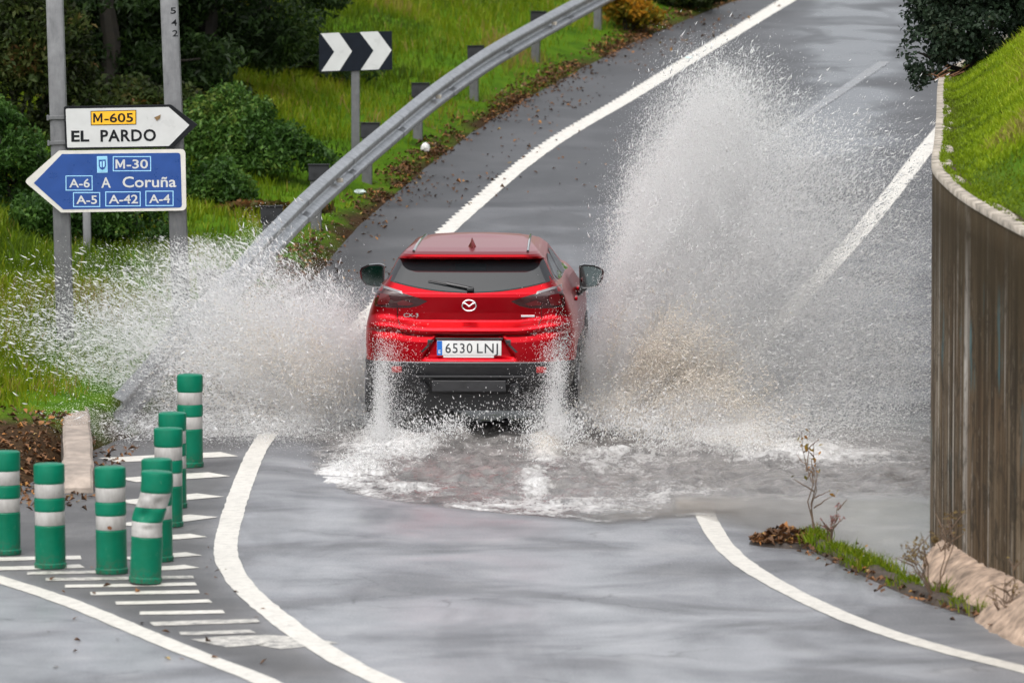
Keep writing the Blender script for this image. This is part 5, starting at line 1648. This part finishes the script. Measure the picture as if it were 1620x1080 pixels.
def drops(name, P, D, wd, ln, mat, seed, parent=None):
    """a stretched tetrahedral drop along D at every P"""
    r = np.random.default_rng(seed); n = len(P)
    D = D / (np.linalg.norm(D, axis=1)[:, None] + 1e-9)
    a = np.cross(D, r.normal(0, 1, (n, 3))); a /= np.linalg.norm(a, axis=1)[:, None]
    b = np.cross(D, a)
    L = ln[:, None] * D * .5; w_ = wd[:, None] * .58
    V = np.stack([P + L, P - L + a * w_, P - L * .6 + (-.5 * a + .87 * b) * w_, P - L * .8 + (-.5 * a - .87 * b) * w_], 1).reshape(-1, 3)
    i = np.arange(n)[:, None] * 4
    T = np.concatenate([i + [0, 1, 2], i + [0, 2, 3], i + [0, 3, 1], i + [1, 3, 2]], 1).reshape(-1, 3)
    return np_mesh(name, V, T, mat, parent)

def cloud(blobs, n, seed, src, clump=3.0, thr=.36, sharp=5.0, floor=.02, clear=False, fila=.5):
    """points of a plume: blobs (px, py, sx, sy, rot, weight, distance, depth spread), thinned by 3-D noise; directions fan out from src"""
    r = np.random.default_rng(seed)
    B = np.array(blobs, float)
    pw = B[:, 5] * B[:, 2] * B[:, 3]
    m = int(n * 2.1)
    bi = r.choice(len(B), m, p=pw / pw.sum())
    q = r.normal(0, 1, (m, 2)) * B[bi, 2:4]
    an = np.radians(B[bi, 4]); ca, sa = np.cos(an), np.sin(an)
    px = B[bi, 0] + q[:, 0] * ca - q[:, 1] * sa; py = B[bi, 1] + q[:, 0] * sa + q[:, 1] * ca
    d = B[bi, 6] + r.normal(0, 1, m) * B[bi, 7]
    d0 = B[bi, 6]
    X = (px - 810) / (FPX / d0)
    Z = CAM_H - .02 - (py + 59) / (FPX / d0) + (py * 0)
    Pw = np.stack([X, d, Z], 1)
    cl = fbm(Pw * [clump, clump * .6, clump], 4, seed)
    # torn filaments: noise stretched along the flight lines
    dv = Pw - np.array(src); rr = np.linalg.norm(dv[:, [0, 2]], axis=1); th = np.arctan2(dv[:, 2], np.abs(dv[:, 0]))
    fil = fbm(np.stack([th * 11, rr * 1.1, Pw[:, 1] * 1.3], 1), 4, seed + 40)
    cl = (1 - fila) * cl + fila * fil
    k = (r.random(m) < np.clip((cl - thr) * sharp, .10, 1)) & (Pw[:, 2] > floor) & ~((Pw[:, 0] < -2.4) & (Pw[:, 2] > 1.55))
    if clear:   # the air beside the car's flank and mirror stays almost free of drops
        lim = .66 + .13 * np.clip(Pw[:, 2] - .8, 0, 2) + .34 * (fbm(Pw * 3, 3, 8) - .5) + .13 + .16 * r.normal(0, 1, m)
        k &= (Pw[:, 0] > lim) | (Pw[:, 2] < .55 + .25 * r.random(m))
    Pw = Pw[k][:n]
    Dv = Pw - np.array(src)
    Dv = Dv + r.normal(0, .55, Dv.shape) * np.linalg.norm(Dv, axis=1)[:, None] * .6
    return Pw, Dv

cp0 = Vector(car.location)
def carpt(x, y, z):
    return (car.matrix_basis @ Vector((x, y, z)))
SR = np.array(carpt(.95, 3.0, -.2)); SL = np.array(carpt(-.95, 3.0, -.2))
dR = 44.3
RB = [  # right-hand plume
    (960, 575, 22, 34, 15, 2.2, 43.6, .5), (985, 520, 26, 48, 12, 2.2, 43.8, .5), (1005, 450, 28, 55, 10, 1.7, 44, .5), (1030, 380, 34, 55, 12, 1.35, 44.2, .5), (1060, 310, 38, 52, 14, 1.1, 44.3, .5), (1092, 240, 40, 48, 14, .95, 44.4, .5), (1125, 180, 40, 38, 14, .62, 44.5, .5), (1150, 125, 42, 28, 8, .25, 44.5, .5),
    (1070, 470, 58, 75, 15, 1.25, 44.2, .6), (1120, 390, 62, 75, 18, .95, 44.4, .6), (1160, 300, 60, 60, 20, .55, 44.5, .6), (1180, 220, 60, 50, 20, .25, 44.6, .6), (1060, 580, 60, 48, 0, 1.2, 43.6, .6), (1150, 520, 70, 65, 0, .85, 44.2, .7), (1220, 430, 70, 75, 10, .48, 44.5, .8), (1260, 320, 75, 65, 10, .24, 44.7, .8), (1210, 600, 80, 45, 0, .55, 43.8, .8), (1310, 520, 85, 80, 0, .22, 44.3, .9), (1360, 400, 70, 75, 0, .14, 44.6, .9), (1350, 620, 90, 50, 0, .20, 44, .9), (1420, 300, 40, 60, 0, .06, 44.8, .8), (1420, 520, 45, 90, 0, .10, 44.2, .9), (1290, 240, 60, 40, 0, .10, 44.8, .8),
    (1000, 630, 60, 22, 0, 1.1, 42.6, .5), (1120, 650, 80, 24, 5, .9, 42.4, .5), (1230, 680, 80, 18, 6, .55, 41.6, .5)]
LB = [  # left-hand plume
    (560, 585, 20, 22, 30, 2.6, 43.4, .4), (535, 560, 30, 24, 35, 2.4, 43.4, .4), (500, 535, 34, 28, 35, 1.8, 43.5, .5), (455, 515, 45, 34, 25, 1.2, 43.6, .5), (400, 505, 55, 40, 15, .85, 43.7, .6), (340, 515, 60, 44, 5, .58, 43.8, .6), (270, 525, 65, 50, 0, .36, 43.9, .7), (200, 535, 65, 52, 0, .24, 44, .7), (130, 540, 60, 56, 0, .13, 44, .7), (55, 545, 60, 62, 0, .08, 44, .7), (510, 600, 50, 40, 0, 1.3, 43, .5), (440, 600, 60, 45, 0, .8, 43, .5), (360, 600, 70, 50, 0, .5, 43, .6), (270, 610, 70, 50, 0, .34, 43, .6), (180, 600, 70, 50, 0, .22, 43.2, .6),
    (360, 405, 55, 26, -10, .32, 44.4, .5), (300, 430, 55, 30, 0, .30, 44.4, .5), (520, 480, 38, 22, 30, .55, 44.5, .4), (470, 450, 45, 22, 30, .28, 44.6, .4), (240, 668, 110, 14, 0, .55, 42.0, .5), (420, 672, 80, 16, 0, .7, 41.8, .5), (110, 672, 30, 14, 0, .9, 41.3, .4)]
rs = np.random.default_rng(5)
def sizes(n, w0, w1, l0, l1):
    wd = w0 + (w1 - w0) * rs.random(n) ** 2.2
    return wd, wd * rs.uniform(l0, l1, n)
# fine spray
P_, D_ = cloud(RB, 850000, 501, SR, 2.6, .39, 7.0, clear=True); wd, ln = sizes(len(P_), .0026, .0060, 1.6, 4.0)
tag(drops('water_spray', P_, D_, wd, ln, MAT['drop'], 1), 'tall white plume of fine spray thrown up on the right of the car', 'spray', kind='stuff')
P_, D_ = cloud(LB, 280000, 502, SL, 2.6, .39, 7.0); wd, ln = sizes(len(P_), .0026, .0060, 1.6, 4.0)
tag(drops('water_spray', P_, D_, wd, ln, MAT['drop'], 2), 'low fan of fine white spray thrown out on the left of the car', 'spray', kind='stuff')
# the finest mist, softer and wider than the drops it surrounds
RM = [(a, b, c * 1.25, d_ * 1.15, e_, f_, g_, h_ * 1.2) for a, b, c, d_, e_, f_, g_, h_ in RB]
LM = [(a, b, c * 1.2, d_ * 1.1, e_, f_ * (1 if a > 330 else .5), g_, h_ * 1.2) for a, b, c, d_, e_, f_, g_, h_ in LB] + [(520, 505, 45, 22, 32, 1.0, 43.8, .5), (440, 455, 55, 26, 25, .5, 44.2, .5), (180, 670, 90, 10, 0, .6, 42, .4)]
P_, D_ = cloud(RM, 850000, 511, SR, 1.6, .30, 3.0, clear=True, fila=.25); wd, ln = sizes(len(P_), .0016, .0034, 1.4, 3.0)
tag(drops('spray_mist', P_, D_, wd, ln, MAT['drop'], 11), 'soft white mist filling the plume on the right of the car', 'mist', kind='stuff')
P_, D_ = cloud(LM, 450000, 512, SL, 1.6, .30, 3.0, fila=.25); wd, ln = sizes(len(P_), .0016, .0034, 1.4, 3.0)
tag(drops('spray_mist', P_, D_, wd, ln, MAT['drop'], 12), 'soft white mist in the low fan on the left of the car', 'mist', kind='stuff')
# big drops
RB2 = [(a, b, c * 1.15, d_ * 1.15, e_, f_ ** .6, g_, h_) for a, b, c, d_, e_, f_, g_, h_ in RB]
LB2 = [(a, b, c * 1.1, d_ * 1.1, e_, f_ ** .6, g_, h_) for a, b, c, d_, e_, f_, g_, h_ in LB]
P_, D_ = cloud(RB2, 26000, 503, SR, 6, .38, 6, clear=True); wd, ln = sizes(len(P_), .006, .015, 2.4, 6.5)
tag(drops('water_drops', P_, D_, wd, ln, MAT['drop'], 3), 'separate large drops flying through the right plume', 'drops', kind='stuff')
P_, D_ = cloud(LB2, 15000, 504, SL, 6, .38, 6); wd, ln = sizes(len(P_), .007, .017, 2.4, 6.5)
tag(drops('water_drops', P_, D_, wd, ln, MAT['drop'], 4), 'separate large drops flying through the left fan', 'drops', kind='stuff')
# muddy sheets torn off near the ground
MB = [(1010, 590, 35, 45, 10, 1, 43.2, .4), (1060, 600, 40, 55, 12, 1.1, 43.0, .4), (1110, 615, 40, 45, 8, .9, 43, .4), (1170, 650, 50, 28, 5, .6, 42.4, .4), (1080, 655, 60, 18, 0, .9, 42.2, .4), (980, 640, 40, 18, 0, .6, 42.2, .4)]
P_, D_ = cloud(MB, 42000, 505, SR, 5, .44, 9); wd, ln = sizes(len(P_), .006, .016, 1.5, 3.5)
tag(drops('muddy_splash', P_, D_, wd, ln, MAT['mud_drop'], 5), 'brownish curtain of muddy water at the foot of the right plume', 'splash', kind='stuff')
MB = [(500, 570, 45, 35, 30, 1, 43, .4), (430, 570, 55, 45, 20, .7, 43, .4), (470, 620, 55, 35, 0, .8, 42.8, .4), (350, 590, 60, 45, 0, .4, 43, .5), (540, 600, 25, 30, 0, .8, 42.9, .3)]
P_, D_ = cloud(MB, 12000, 506, SL, 5, .44, 9); wd, ln = sizes(len(P_), .006, .015, 1.5, 3.5)
tag(drops('muddy_splash', P_, D_, wd, ln, MAT['mud_drop'], 6), 'brownish sheets of muddy water in the left fan', 'splash', kind='stuff')
# jets flung up behind the rear wheels and drops over the bumper
JB = [(602, 640, 7, 42, 0, 2.4, 41.5, .12), (608, 600, 11, 36, 0, .6, 41.4, .12), (636, 640, 20, 32, 0, .25, 41.4, .15), (600, 675, 14, 16, 0, 2, 41.4, .15), (880, 630, 8, 46, 4, 2.2, 41.5, .12), (872, 600, 14, 36, 0, .6, 41.4, .12), (848, 640, 22, 32, 0, .25, 41.4, .15), (884, 672, 16, 18, 0, 2, 41.4, .15), (620, 560, 22, 30, 0, .22, 41.45, .08), (885, 545, 22, 35, 0, .22, 41.45, .08), (940, 610, 14, 40, 0, 1.0, 43.2, .3)]
P_, D_ = cloud(JB, 48000, 507, np.array(carpt(0, 1, -3)), 8, .36, 5); wd, ln = sizes(len(P_), .0022, .006, 1.4, 3.0)
tag(drops('wheel_spray', P_, D_, wd, ln, MAT['drop'], 7), 'white jets of spray flung up behind the two rear wheels', 'spray', kind='stuff')
# drops torn off the foam
FB = [(635, 702, 70, 15, -22, .8, 40.4, .5), (690, 668, 36, 9, 0, .5, 41, .3), (868, 690, 26, 24, 0, 1.2, 40.6, .5), (1120, 690, 120, 14, 5, 1, 41, .5), (1000, 660, 70, 14, 0, .8, 41.5, .5), (560, 735, 40, 14, 0, .5, 39.2, .3), (1350, 660, 90, 40, 0, .35, 42.5, .8), (1380, 580, 80, 50, 0, .3, 43.5, .8)]
P_, D_ = cloud(FB, 15000, 508, np.array([0, 42, -2.0]), 6, .40, 6); wd, ln = sizes(len(P_), .004, .012, 1.4, 3.0)
tag(drops('water_drops', P_, D_, wd, ln, MAT['drop'], 8), 'drops hopping over the foaming wake', 'drops', kind='stuff')
